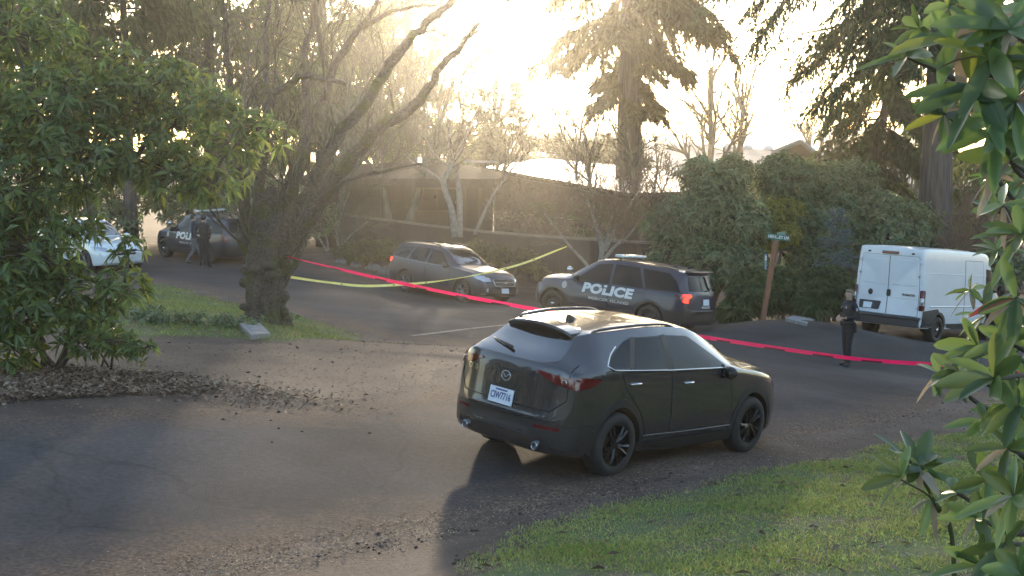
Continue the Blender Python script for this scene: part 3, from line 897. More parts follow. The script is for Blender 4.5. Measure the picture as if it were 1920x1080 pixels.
g.add([(h.x + .13, 0, h.z - .005), (h.x + .02, .028, h.z - .005), (h.x - .07, .022, h.z - .008), (h.x - .07, -.022, h.z - .008), (h.x + .02, -.028, h.z - .005), (h.x - .035, .007, h.z + .055), (h.x - .065, .006, h.z + .058), (h.x - .065, -.006, h.z + .058), (h.x - .035, -.007, h.z + .055)],
      [(1, 2, 6, 5), (4, 8, 7, 3), (2, 3, 7, 6), (5, 6, 7, 8)], [(0, 1, 5), (0, 8, 4), (0, 5, 8)])
g.build('roof_aerial', M['black'], car.root)

# ---- the police cars
def police_suv(pose, label, group, lit=True):
    rows = [(-1.10, .50, .62, .58, .58, .66, .5, .69, .70), (-1.085, .42, .84, .57, .82, .70, .72, .73, .75), (-1.05, .36, .92, .62, .89, .92, .80, 1.0, 1.03), (-1.01, .33, .945, .65, .91, 1.08, .80, 1.14, 1.17),
            (-.90, .31, .965, .66, .92, 1.14, .76, 1.36, 1.41), (-.80, .30, .975, .66, .925, 1.15, .72, 1.56, 1.63), (-.68, .30, .98, .66, .93, 1.15, .70, 1.63, 1.70), (-.2, .29, .99, .66, .935, 1.14, .70, 1.68, 1.745),
            (.7, .28, .995, .66, .94, 1.12, .70, 1.71, 1.78), (1.4, .28, .995, .66, .94, 1.10, .69, 1.70, 1.78), (1.85, .28, .995, .66, .94, 1.09, .68, 1.64, 1.72), (2.3, .28, .992, .66, .935, 1.085, .71, 1.40, 1.49),
            (2.62, .28, .99, .66, .93, 1.08, .76, 1.20, 1.28), (2.85, .28, .985, .66, .925, 1.07, .80, 1.13, 1.19), (3.3, .28, .98, .65, .90, 1.04, .76, 1.10, 1.14), (3.65, .30, .95, .62, .85, .97, .68, 1.03, 1.06),
            (3.85, .34, .86, .6, .76, .85, .58, .90, .92), (3.95, .40, .66, .58, .6, .68, .45, .72, .74)]
    c = Car('police_suv', label, 'police car', pose, rows, M['paint_navy'], 3.025, .375, .245, .86, .435, group=group, arch_y=.68)
    c.wheels(M['steel_dark'], 'steel', 8, .62)
    for v in 'LR':
        sd = 1 if v == 'L' else -1
        c.part('window', [(2.42, 1.115), (1.80, 1.60), (1.36, 1.645), (1.32, 1.125)], v, M['glass'], .003)
        c.part('window', [(1.24, 1.13), (1.28, 1.65), (.55, 1.645), (.28, 1.145)], v, M['glass'], .003)
        c.part('window', [(.20, 1.15), (.44, 1.635), (-.35, 1.60), (-.62, 1.42), (-.80, 1.17)], v, M['glass'], .003)
        g = Geo(); c.patch(g, [(.42, .29), (2.58, .29), (2.58, .40), (.42, .40)], v, .01, .08); g.build('sill_cladding', M['black'], c.root, smooth=True)
        g = Geo(); pts = [c.cast(x, sd * y, 'top')[0] + Vector((0, 0, .02)) for x, y in ((-.55, .66), (.3, .67), (1.5, .655))]; g.tube(crom(np.array(pts), 4), .014, 6); g.build('roof_rail', M['black'], c.root, smooth=True)
        c.text('police_lettering', 'POLICE', v, (1.34, .93), .33, M['decal'], .012, shear=.12, bold=.018, width=1.60)
        c.text('police_lettering', 'MERCER ISLAND', v, (1.25, .685), .10, M['decal_dim'], .012, bold=.003, width=1.25)
        g = Geo(); h, n = c.cast(2.70, .93, v); th = np.linspace(0, 2 * math.pi, 13)[:-1]
        c.patch(g, np.stack([2.70 + .085 * np.cos(th), .93 + .10 * np.sin(th)], 1), v, .006, .05); g.build('door_crest', M['decal_dim'], c.root)
        g = Geo(); c.line(g, [(2.5, .50), (1.4, .48), (.5, .50)], v, .012, .004, closed=False); g.build('door_moulding', M['black'], c.root, smooth=True)
    for v in 'LR':
        g = Geo(); c.line(g, [(2.46, 1.10), (1.3, 1.112), (.2, 1.135), (-.84, 1.155)], v, .012, .003, closed=False); g.build('window_trim', M['black'], c.root, smooth=True)
    c.door([[(2.48, 1.10), (2.46, .45), (1.30, .45), (1.28, 1.11)], [(1.26, 1.11), (1.28, .45), (.56, .45), (.40, .78), (.20, .92), (.18, 1.13)]], [(1.44, 1.0), (.36, 1.02)])
    c.arches(.05, arch=.43, zmin=.32)
    c.mirror(2.28, 1.12, .98, M['black'], (.09, .12, .10))
    c.part('rear_window', [(-.70, 1.20), (-.62, 1.57), (.62, 1.57), (.70, 1.20)], 'rear', M['glass'], .004, .06, r=.06)
    c.part('windscreen', [(-.72, 1.24), (-.58, 1.64), (.58, 1.64), (.72, 1.24)], 'front', M['glass'], .004, .06, r=.05)
    g = Geo(); c.line(g, [(-.76, 1.18), (-.78, .85), (-.68, .76), (.68, .76), (.78, .85), (.76, 1.18)], 'rear', .007, 0, closed=False); g.build('tailgate_seam', M['dark'], c.root)
    g = Geo(); c.patch(g, rounded([(-.86, .42), (-.88, .70), (.88, .70), (.86, .42)], .05), 'rear', .012, .08)
    for v in 'LR': c.patch(g, rounded([(-.95, .40), (-.95, .68), (-.50, .70), (-.44, .42)], .04), v, .010, .06)
    g.build('rear_bumper', M['black'], c.root, smooth=True)
    for sd in (-1, 1):
        o = c.part('tail_lamp', [(sd * .62, 1.08), (sd * .66, 1.13), (sd * .90, 1.12), (sd * .905, .92), (sd * .76, .90), (sd * .74, 1.02)], 'rear', M['red_lit'] if (lit and sd > 0) else M['red_lens'], .012, .04, r=.02)
        v = 'L' if sd > 0 else 'R'
        g = Geo(); c.patch(g, rounded([(-.96, .90), (-.97, 1.12), (-.66, 1.10), (-.72, 1.03), (-.86, 1.0), (-.88, .90)], .02), v, .012, .04); g.build('side_lens', M['red_lens'], o, smooth=True)
        o = c.part('headlight', [(sd * .52, .92), (sd * .54, .99), (sd * .88, 1.0), (sd * .88, .86), (sd * .70, .88)], 'front', M['clear_lens'], .008, .05, r=.02)
        g = Geo(); c.patch(g, rounded([(3.50, .90), (3.48, .99), (3.70, .98), (3.74, .90)], .02), v, .010, .04); g.build('side_marker', M['red_lens'], o, smooth=True)
        # spot lamp on the pillar
        g = Geo(); h, n = c.cast(2.50, 1.17, v); p = h + n * .12 + Vector((.05, 0, .10)); g.tube([h, p], .014, 6, 0); g.lathe([(0, -.06), (.06, -.05), (.085, .03), (.085, .06), (0, .07)], 14, 'x', p, 0); g.build('spot_lamp', M['chrome'], c.root, smooth=True)
    c.part('grille', [(-.46, .70), (-.50, .92), (.50, .92), (.46, .70)], 'front', M['black'], .010, .06, r=.04)
    c.plate('rear', (.0, .93), None, .31, .155)
    c.text('tailgate_lettering', 'POLICE', 'rear', (.0, .80), .075, M['decal'], .012, bold=.004, width=.42)
    # light bar
    bar = Geo(); bx = 1.30; top = c.cast(bx, 0, 'top')[0].z
    prof = [(-.15, .045), (-.13, .105), (.0, .12), (.13, .105), (.15, .045), (.12, .03), (-.12, .03)]
    yy = np.array([-.62, -.58, -.3, 0, .3, .58, .62]); sc = np.array([.6, 1, 1, 1, 1, 1, .6])
    V = np.array([[(bx + px * q, y, top + .075 + (pz - .075) * q + .01) for px, pz in prof] for y, q in zip(yy, sc)])
    n_, k_ = V.shape[:2]; i = np.arange(n_ - 1)[:, None] * k_; j = np.arange(k_)[None]; j2 = (j + 1) % k_
    caps = [tuple([0, a, a + 1]) for a in range(1, k_ - 1)] + [tuple((n_ - 1) * k_ + q for q in (0, a + 1, a)) for a in range(1, k_ - 1)]
    bar.add(V.reshape(-1, 3), np.stack([i + j, i + k_ + j, i + k_ + j2, i + j2], -1).reshape(-1, 4), caps)
    o = bar.build('light_bar', M['bar_lens'], c.root); fix_normals(o)
    g = Geo()
    for y in np.linspace(-.54, .54, 11): g.box((bx - .146, y, top + .062), (.012, .075, .026))
    g.build('lamp_module', M['black'], o)
    for sd in (-1, 1):
        g = Geo(); g.tube([(bx, sd * .52, top - .04), (bx, sd * .52, top + .06)], .03, 6); g.build('bar_foot', M['black'], o)
    for px, py in ((-.15, .1), (.0, -.25), (-.45, -.05)):
        g = Geo(); h, n = c.cast(px, py, 'top'); g.lathe([(0, .06), (.035, .055), (.045, 0)], 12, 'z', h); g.build('roof_aerial', M['black'], c.root, smooth=True)
    g = Geo(); h, n = c.cast(-.70, 0, 'top'); g.box(h + Vector((-.10, 0, -.01)), (.22, 1.15, .035)); o = g.build('spoiler', M['paint_navy'], c.root)
    md = o.modifiers.new('e', 'BEVEL'); md.width = .012; md.segments = 2
    g = Geo(); a, n = c.cast(-.05, 1.20, 'rear'); b, n2 = c.cast(-.45, 1.28, 'rear'); g.tube([a + n * .03, b + n2 * .03], [.018, .009], 6); g.build('wiper', M['black'], c.root, smooth=True)
    return c
M['bar_lens'] = mat('light_bar_lens', (.42, .47, .5), .25, col2=(.5, .54, .56), scale=6, coat=.6)
pol = police_suv(POSE['police'], 'dark navy police suv nearest the fence with its rear lamp lit red', 'police cars in the street')
pol2 = police_suv(POSE['police_far'], 'dark navy police suv farther up the street partly behind the mossy tree', 'police cars in the street', False)

# ---- the graphite wagon
rows = [(-1.07, .46, .55, .56, .52, .62, .42, .66, .67), (-1.05, .36, .80, .56, .77, .68, .66, .72, .74), (-1.0, .30, .86, .6, .83, .95, .74, 1.02, 1.04), (-.92, .27, .885, .62, .85, 1.06, .72, 1.15, 1.19), (-.78, .26, .90, .62, .86, 1.08, .68, 1.36, 1.41),
        (-.62, .25, .908, .62, .865, 1.08, .64, 1.50, 1.56), (-.5, .25, .91, .62, .87, 1.075, .63, 1.53, 1.60), (.2, .24, .915, .62, .872, 1.05, .63, 1.56, 1.635), (1.0, .23, .915, .62, .872, 1.02, .62, 1.555, 1.64), (1.4, .23, .914, .62, .87, 1.01, .61, 1.52, 1.60),
        (1.9, .23, .912, .62, .868, 1.0, .63, 1.30, 1.38), (2.25, .23, .91, .62, .865, .99, .68, 1.08, 1.16), (2.45, .23, .905, .62, .86, .985, .73, 1.03, 1.09), (2.9, .23, .90, .62, .84, .95, .70, 1.0, 1.05), (3.3, .24, .88, .6, .80, .90, .64, .95, .99),
        (3.55, .27, .82, .58, .72, .80, .55, .85, .87), (3.68, .32, .70, .55, .62, .66, .45, .70, .72), (3.73, .38, .5, .5, .45, .56, .35, .58, .59)]
wag = Car('grey_wagon', 'graphite grey estate wagon with chrome grille facing down the street', 'car', POSE['wagon'], rows, M['paint_wagon'], 2.745, .345, .225, .79, .405, group=None)
wag.wheels(M['alloy'], 'spoke', 5)
wag.arches(.055, arch=.40, zmin=.28)
for v in 'LR':
    sd = 1 if v == 'L' else -1
    wag.part('window', [(2.02, 1.03), (1.45, 1.45), (1.02, 1.49), (.98, 1.05)], v, M['glass'], .003)
    wag.part('window', [(.90, 1.055), (.94, 1.495), (.25, 1.49), (.05, 1.085)], v, M['glass'], .003)
    wag.part('window', [(-.03, 1.09), (.17, 1.485), (-.35, 1.45), (-.72, 1.12)], v, M['glass'], .003)
    g = Geo(); wag.patch(g, [(.38, .24), (2.36, .24), (2.36, .36), (.38, .36)], v, .01, .08); g.build('sill_cladding', M['black'], wag.root, smooth=True)
    g = Geo(); pts = [wag.cast(x, sd * y, 'top')[0] + Vector((0, 0, dz)) for x, y, dz in ((-.5, .60, .0), (-.35, .60, .06), (.5, .60, .07), (1.15, .585, .055), (1.3, .58, .0))]
    g.tube(crom(np.array(pts), 4), .02, 6); g.build('roof_rail', M['black'], wag.root, smooth=True)
    g = Geo(); wag.line(g, [(2.05, 1.012), (.9, 1.03), (-.75, 1.10)], v, .011, .003, closed=False); g.build('window_trim', M['chrome'], wag.root, smooth=True)
for x in (-.1, .9):
    g = Geo(); z = wag.cast(x, 0, 'top')[0].z + .035; g.tube([(x, -.6, z + .02), (x, 0, z + .03), (x, .6, z + .02)], .017, 6); g.build('roof_cross_bar', M['black'], wag.root, smooth=True)
wag.door([[(2.12, 1.0), (2.10, .42), (.98, .42), (.94, 1.03)], [(.92, 1.03), (.96, .42), (.52, .42), (.38, .70), (.12, .86), (.02, 1.07)]], [(1.12, .92), (.22, .95)])
wag.mirror(1.95, 1.03, .90, M['paint_wagon'], (.08, .115, .085))
wag.part('windscreen', [(-.68, 1.13), (-.54, 1.53), (.54, 1.53), (.68, 1.13)], 'front', M['glass_rear'], .004, .06, r=.05)
wag.part('rear_window', [(-.64, 1.18), (-.55, 1.48), (.55, 1.48), (.64, 1.18)], 'rear', M['glass'], .004, .06, r=.05)
gr = wag.part('grille', [(-.40, .60), (-.46, .80), (.46, .80), (.40, .60)], 'front', M['black'], .010, .05, r=.05)
g = Geo(); wag.line(g, rounded([(-.40, .60), (-.46, .80), (.46, .80), (.40, .60)], .05), 'front', .018, .012); wag.line(g, [(-.40, .71), (-.09, .71)], 'front', .014, .014, closed=False); wag.line(g, [(.09, .71), (.40, .71)], 'front', .014, .014, closed=False)
g.build('grille_surround', M['chrome'], gr, smooth=True)
g = Geo(); th = np.linspace(0, 2 * math.pi, 19)[:-1]; wag.patch(g, np.stack([.085 * np.cos(th), .71 + .042 * np.sin(th)], 1), 'front', .022, .05); g.build('badge', M['chrome'], gr)
wag.part('lower_grille', [(-.5, .36), (-.55, .50), (.55, .50), (.5, .36)], 'front', M['black'], .008, .06, r=.04)
for sd in (-1, 1):
    v = 'L' if sd > 0 else 'R'
    o = wag.part('headlight', [(sd * .50, .73), (sd * .53, .83), (sd * .80, .88), (sd * .83, .80), (sd * .72, .71)], 'front', M['clear_lens'], .012, .04, r=.02)
    g = Geo(); wag.patch(g, rounded([(3.10, .85), (3.08, .90), (3.42, .88), (3.46, .76), (3.35, .76)], .02), v, .010, .04); g.build('side_lens', M['clear_lens'], o, smooth=True)
    g = Geo(); h, n = wag.cast(sd * .62, .46, 'front'); g.lathe([(0, .01), (.05, .012), (.065, .0)], 14, 'x', h); g.build('fog_lamp', M['clear_lens'], wag.root, smooth=True)
    o = wag.part('tail_lamp', [(sd * .55, .95), (sd * .55, 1.06), (sd * .80, 1.08), (sd * .82, .92)], 'rear', M['red_lit'] if sd < 0 else M['red_lens'], .010, .05, r=.02)
    g = Geo(); wag.patch(g, rounded([(-.92, .92), (-.90, 1.07), (-.68, 1.06), (-.74, .94)], .02), v, .010, .04); g.build('side_lens', M['red_lit'] if sd < 0 else M['red_lens'], o, smooth=True)
wag.plate('front', (0, .46), None, .31, .15)

# ---- the white car on the left
wc = Car('white_car', 'white car standing behind the big rhododendron on the left', 'car', POSE['white_car'], [tuple(a * (1 if q != 8 else 1) for q, a in enumerate(r)) for r in
     [(-.95, .46, .55, .56, .52, .62, .42, .66, .67), (-.93, .36, .80, .56, .77, .68, .66, .72, .74), (-.9, .30, .84, .6, .80, .92, .72, .98, 1.0), (-.82, .27, .86, .62, .83, 1.0, .70, 1.1, 1.14), (-.6, .26, .88, .62, .84, 1.02, .66, 1.28, 1.33),
      (-.35, .25, .89, .62, .85, 1.02, .62, 1.40, 1.46), (.2, .24, .895, .62, .855, 1.0, .61, 1.45, 1.52), (.9, .23, .895, .62, .855, .98, .60, 1.46, 1.53), (1.35, .23, .894, .62, .853, .97, .59, 1.42, 1.50), (1.8, .23, .892, .62, .85, .96, .62, 1.24, 1.32),
      (2.2, .23, .89, .62, .845, .95, .67, 1.03, 1.10), (2.4, .23, .885, .62, .84, .945, .72, .98, 1.04), (2.9, .23, .88, .62, .82, .91, .68, .95, .99), (3.25, .24, .86, .6, .78, .85, .62, .89, .92), (3.45, .27, .80, .58, .7, .76, .53, .79, .81), (3.57, .36, .6, .52, .52, .6, .4, .64, .65)]],
     M['paint_white'], 2.7, .335, .215, .78, .39)
wc.wheels(M['alloy'], 'spoke', 5)
for v in 'LR':
    wc.part('window', [(2.0, .99), (1.40, 1.37), (.98, 1.40), (.95, 1.0)], v, M['glass'], .003)
    wc.part('window', [(.87, 1.005), (.90, 1.40), (.3, 1.38), (-.05, 1.22), (-.25, 1.04)], v, M['glass'], .003)
wc.door([[(2.1, .96), (2.08, .40), (.95, .40), (.92, .98)], [(.90, .98), (.94, .40), (.50, .40), (.34, .70), (.0, .90), (-.1, 1.0)]], [(1.1, .88), (.12, .9)])
wc.mirror(1.92, .99, .88, M['paint_white'])
wc.part('windscreen', [(-.65, 1.08), (-.50, 1.43), (.50, 1.43), (.65, 1.08)], 'front', M['glass_rear'], .004, .06, r=.05)
wc.part('rear_window', [(-.62, 1.14), (-.50, 1.38), (.50, 1.38), (.62, 1.14)], 'rear', M['glass'], .004, .06, r=.05)
wc.part('grille', [(-.38, .58), (-.46, .74), (.46, .74), (.38, .58)], 'front', M['black'], .008, .06, r=.04)
for sd in (-1, 1):
    v = 'L' if sd > 0 else 'R'
    o = wc.part('headlight', [(sd * .48, .70), (sd * .52, .80), (sd * .80, .84), (sd * .80, .73)], 'front', M['clear_lens'], .012, .04, r=.02)
    g = Geo(); wc.patch(g, rounded([(3.0, .80), (2.98, .86), (3.28, .83), (3.30, .73), (3.2, .72)], .02), v, .010, .04); g.build('side_lens', M['clear_lens'], o, smooth=True)
    wc.part('tail_lamp', [(sd * .5, .90), (sd * .5, 1.0), (sd * .78, 1.0), (sd * .8, .88)], 'rear', M['red_lens'], .010, .05, r=.02)
wc.plate('front', (0, .46), None, .31, .15)

# ---- the white panel van
rows = [(-1.03, .55, .9, .7, .90, 1.2, .84, 2.2, 2.26), (-1.02, .42, .965, .75, .955, 1.3, .885, 2.38, 2.46), (-.95, .40, .985, .8, .975, 1.3, .90, 2.42, 2.50), (-.5, .38, 1.0, .8, .985, 1.3, .905, 2.44, 2.53), (1.0, .36, 1.005, .8, .99, 1.3, .905, 2.44, 2.54), (2.6, .36, 1.005, .8, .99, 1.3, .90, 2.43, 2.53),
        (3.2, .36, 1.0, .8, .985, 1.3, .87, 2.36, 2.46), (3.6, .35, .995, .8, .98, 1.3, .80, 2.10, 2.22), (4.0, .34, .985, .8, .965, 1.27, .76, 1.65, 1.78), (4.25, .33, .97, .78, .94, 1.2, .78, 1.33, 1.44), (4.45, .33, .93, .74, .88, 1.05, .72, 1.18, 1.24),
        (4.58, .34, .85, .68, .78, .9, .6, 1.0, 1.03), (4.64, .40, .65, .6, .6, .7, .45, .78, .8)]
van = Car('white_van', 'white high roofed panel van with black rear bumper beside the officer', 'van', POSE['van'], rows, M['white'], 3.45, .355, .225, .90, .43, bulge=(.06, .3), arch_y=.70)
van.wheels(M['steel_dark'], 'steel', 10, .66)
M['van_trim'] = mat('dark_grey_trim', (.03, .032, .036), .55, col2=(.036, .038, .042), scale=20)
for v in 'LR':
    g = Geo(); van.line(g, [(-.8, 1.86), (3.0, 1.86)], v, .010, .0, closed=False); g.build('body_crease', M['panel_shadow'] if 'panel_shadow' in M else M['white'], van.root, smooth=True)
    g = Geo(); van.line(g, [(-.55, .98), (.9, .985), (2.9, .99)], v, .022, .002, closed=False); g.build('side_moulding', M['white'], van.root, smooth=True)
    van.part('side_door', [(1.55, .52), (1.55, 2.25), (2.75, 2.25), (2.75, .52)], v, M['white'], .005, .1, r=.04, seam=.007)
    g = Geo(); van.patch(g, rounded([(.62, 1.36), (.62, 1.41), (1.5, 1.41), (1.5, 1.36)], .012), v, .008, .06); g.build('door_rail', M['van_trim'], van.root)
    van.part('window', [(2.95, 1.38), (2.95, 2.05), (3.42, 2.02), (3.85, 1.5), (3.85, 1.38)], v, M['glass'], .006, .08)
    g = Geo(); van.patch(g, rounded([(-.93, .42), (-.93, .86), (-.10, .92), (-.0, .86), (-.46, .42)], .03), v, .012, .06); g.build('bumper_side', M['van_trim'], van.root, smooth=True)
    g = Geo(); van.patch(g, [(.5, .37), (2.95, .37), (2.95, .52), (.5, .52)], v, .010, .1); g.build('sill_cladding', M['van_trim'], van.root, smooth=True)
    sd = 1 if v == 'L' else -1
    o = van.part('tail_lamp', [(sd * .89, .86), (sd * .89, 1.40), (sd * .95, 1.40), (sd * .955, .86)], 'rear', M['red_lens'], .014, .05, r=.03)
    g = Geo(); van.patch(g, rounded([(-.95, .86), (-.94, 1.42), (-.86, 1.38), (-.86, .88)], .03), v, .014, .05); g.build('side_lens', M['red_lens'], o, smooth=True)
    pr_ = van.cast(sd * .955, 1.1, 'rear')[0]; ps_ = van.cast(-.95, 1.1, v)[0]; q_ = (pr_ + ps_) / 2 + Vector((.012, -sd * .012, 0))
    g = Geo(); g.tube([(q_.x, q_.y, .87), (q_.x, q_.y, 1.40)], .042, 10, 0); g.tube([(q_.x, q_.y, 1.0), (q_.x, q_.y, 1.20)], .046, 10, 1); g.build('corner_lens', [M['red_lens'], M['clear_lens']], o, smooth=True)
    g = Geo(); van.patch(g, rounded([(-.94, 1.0), (-.94, 1.20), (-.88, 1.19), (-.88, 1.01)], .02), v, .019, .05); van.patch(g, rounded([(sd * .90, 1.0), (sd * .90, 1.20), (sd * .95, 1.20), (sd * .955, 1.0)], .02), 'rear', .019, .05); g.build('reversing_lens', M['clear_lens'], o, smooth=True)
for sd in (-1, 1):
    d = van.part('rear_door', [(sd * .012, .70), (sd * .012, 2.27), (sd * .80, 2.27), (sd * .86, 1.42), (sd * .86, .70)], 'rear', M['white'], .008, .08, r=.04, seam=.008)
    g = Geo(); van.patch(g, rounded([(sd * .10, 1.50), (sd * .10, 2.15), (sd * .74, 2.15), (sd * .78, 1.50)], .06), 'rear', .016, .08); van.line(g, rounded([(sd * .10, 1.50), (sd * .10, 2.15), (sd * .74, 2.15), (sd * .78, 1.50)], .06), 'rear', .008, .009); g.build('door_panel', M['white'], d, smooth=True)
    g = Geo(); van.patch(g, rounded([(sd * .10, 1.16), (sd * .10, 1.40), (sd * .80, 1.40), (sd * .80, 1.16)], .05), 'rear', .014, .08); van.line(g, [(sd * .06, 1.14), (sd * .84, 1.14)], 'rear', .007, .008, closed=False); g.build('door_panel', M['white'], d, smooth=True)
    for z in (.95, 1.78, 2.12):
        g = Geo(); h, n = van.cast(sd * .84, z, 'rear'); g.tube([h + Vector((-.02, 0, -.05)), h + Vector((-.02, 0, .05))], .022, 6); g.build('hinge', M['chrome'] if z == 1.78 else M['white'], d, smooth=True)
g = Geo(); van.patch(g, rounded([(-.98, .42), (-.98, .68), (.98, .68), (.98, .42)], .05), 'rear', .03, .08); van.line(g, [(-.93, .64), (.93, .64)], 'rear', .05, .03, closed=False, k=8); o = g.build('rear_bumper', M['van_trim'], van.root, smooth=True)
g = Geo(); h, n = van.cast(0, 2.34, 'rear'); g.box(h + Vector((-.02, 0, 0)), (.08, .46, .075)); o = g.build('brake_lamp', M['red_lens'], van.root); md = o.modifiers.new('e', 'BEVEL'); md.width = .02; md.segments = 2
for y in (-.62, .62):
    g = Geo(); h, n = van.cast(y, 2.34, 'rear'); ellipsoid(g, h, (.03, .05, .025)); g.build('marker_lamp', M['black'], van.root, smooth=True)
g = Geo(); van.patch(g, rounded([(-.085, 1.17), (-.085, 1.36), (.03, 1.36), (.03, 1.17)], .05), 'rear', .03, .05); g.build('door_latch', M['black'], van.root, smooth=True)
g = Geo(); th = np.linspace(0, 2 * math.pi, 19)[:-1]; van.patch(g, np.stack([.50 + .07 * np.cos(th), 1.25 + .08 * np.sin(th)], 1), 'rear', .022, .05); g.build('door_badge', M['steel_dark'], van.root, smooth=True)
van.text('model_lettering', 'PROMASTER', 'rear', (-.58, 1.245), .085, M['steel_dark'], .022, bold=.003, width=.36)
g = Geo(); van.patch(g, rounded([(.22, .79), (.16, 1.02), (.80, 1.02), (.80, .79)], .03), 'rear', .016, .06); g.build('plate_recess', M['van_trim'], van.root, smooth=True)
van.plate('rear', (.52, .885), None, .31, .155)
van.part('windscreen', [(-.78, 1.5), (-.70, 2.2), (.70, 2.2), (.78, 1.5)], 'front', M['glass'], .006, .1, r=.08)
van.part('grille', [(-.5, .62), (-.55, .95), (.55, .95), (.5, .62)], 'front', M['black'], .008, .1, r=.05)
van.mirror(3.75, 1.42, 1.05, M['black'], (.09, .13, .19))
for sd in (-1, 1): van.part('headlight', [(sd * .5, .98), (sd * .52, 1.18), (sd * .78, 1.3), (sd * .82, 1.05)], 'front', M['clear_lens'], .008, .06, r=.03)
for sd in (-1, 1):
    v = 'L' if sd > 0 else 'R'
    g = Geo(); th = np.linspace(-.15, math.pi + .15, 26); r0, r1 = .425, .485
    for ax in (0, 3.45):
        van.patch(g, np.vstack([np.stack([ax + r1 * np.cos(th), .355 + r1 * np.sin(th)], 1), np.stack([ax + r0 * np.cos(th), .355 + r0 * np.sin(th)], 1)[::-1]]), v, .014, .05)
    g.build('wheel_arch_trim', M['van_trim'], van.root, smooth=True)
# ------------------------------------------------------------------ buildings, wall, small street things
M['wall_brown'] = mat('brown_boarded_wall', (.035, .027, .024), .9, col2=(.055, .043, .038), scale=3, bump=.4, bscale=12, stretch=(6, 6, .3))
M['cap_wood'] = mat('weathered_cap', (.14, .115, .095), .8, col2=(.19, .155, .13), scale=6)
M['roof_brown'] = mat('brown_shingle', (.05, .04, .032), .95, col2=(.08, .064, .052), scale=5, bump=.9, bscale=14, spec=.1)
M['house_wood'] = mat('brown_house_siding', (.06, .044, .03), .85, col2=(.10, .074, .05), scale=4, stretch=(5, 5, .4))
M['metal_roof'] = mat('pale_membrane_roof', (.42, .41, .42), .38, .15, col2=(.34, .33, .34), scale=.5)
M['grey_roof'] = mat('grey_long_roof', (.17, .15, .15), .7, col2=(.22, .20, .195), scale=.6)
M['window_dark'] = mat('dark_window', (.012, .013, .016), .05, col2=(.018, .018, .02), scale=2)
M['dome'] = mat('skylight_dome', (.55, .56, .58), .12, .0, coat=1.)
M['fascia'] = mat('pale_fascia', (.26, .26, .25), .7, col2=(.32, .32, .31), scale=5)
M['post_wood'] = mat('red_brown_post', (.20, .085, .045), .8, col2=(.27, .125, .07), scale=7, stretch=(3, 3, .4))
M['sign_green'] = mat('green_sign', (.02, .14, .11), .4, col2=(.025, .16, .125), scale=5)
M['concrete'] = mat('concrete', (.21, .20, .19), .9, col2=(.30, .285, .275), scale=9, bump=.3)
M['stone'] = mat('stone', (.10, .09, .085), .9, col2=(.17, .155, .145), scale=6, bump=.5)
M['marker_blue'] = mat('marker_post', (.22, .33, .40), .5, col2=(.27, .38, .45), scale=5)
M['red_tape'] = mat('red_barrier_tape', (.58, .025, .04), .4, col2=(.64, .04, .06), scale=4, trans=.35)
M['red_print'] = mat('red_tape_print', (.12, .006, .012), .5)
M['yellow_tape'] = mat('yellow_barrier_tape', (.58, .60, .22), .4, col2=(.64, .66, .27), scale=4, trans=.35)
M['yellow_print'] = mat('yellow_tape_print', (.20, .19, .06), .5)
M['line_paint'] = mat('faded_road_paint', (.20, .19, .18), .8, col2=(.075, .07, .068), scale=7, lo=.4, hi=.62)

def prism(g, poly_bottom, dz, m=0):
    """vertical prism on a 3D polygon"""
    P = np.array(poly_bottom, float); n = len(P)
    Q = P + np.array([0, 0, dz])
    V = np.vstack([P, Q]); j = np.arange(n); k = (j + 1) % n
    side = np.stack([j, k, n + k, n + j], -1)
    tr = [(0, a + 1, a) for a in range(1, n - 1)] + [(n, n + a, n + a + 1) for a in range(1, n - 1)]
    g.add(V, side, tr, m)

# fence wall behind the wagon
wall_top = [at(640, 400, 49), at(693, 407, 47.2), at(800, 420, 46.4), at(914, 433, 45.4), at(1062, 444, 44.2), at(1245, 455, 42.5)]
w_root = empty('boundary_wall', (wall_top[3][0], wall_top[3][1], H(wall_top[3][0], wall_top[3][1])))
tag(w_root, 'low dark brown boarded wall with a weathered cap behind the wagon', 'wall')
g = Geo(); gc = Geo(); off = np.array(w_root.location)
for a, b in zip(wall_top[:-1], wall_top[1:]):
    d = (b - a)[:2]; L_ = np.linalg.norm(d); nrm = np.array([-d[1], d[0]]) / L_ * .06
    for gg, z0, z1, wd in ((g, -3.2, -.08, 1.), (gc, -.077, .0, 2.)):
        V = []
        for p in (a, b):
            for sgn in (-1, 1):
                for z in (z0, z1): V.append((p[0] + sgn * nrm[0] * wd - off[0], p[1] + sgn * nrm[1] * wd - off[1], p[2] + z - off[2]))
        gg.add(V, [(0, 4, 5, 1), (2, 3, 7, 6), (1, 5, 7, 3), (0, 2, 6, 4), (0, 1, 3, 2), (4, 6, 7, 5)])
g.build('wall', M['wall_brown'], w_root); gc.build('cap', M['cap_wood'], w_root)
g = Geo()
for a, b in zip(wall_top[:-1], wall_top[1:]):
    n = int(np.linalg.norm(b - a) / 1.8)
    for k in range(n):
        p = a + (b - a) * (k + .5) / n; g.box((p[0] - off[0], p[1] - off[1] - .09, p[2] - 1.6 - off[2]), (.09, .09, 3.0))
g.build('batten', M['wall_brown'], w_root)['kind'] = 'stuff'

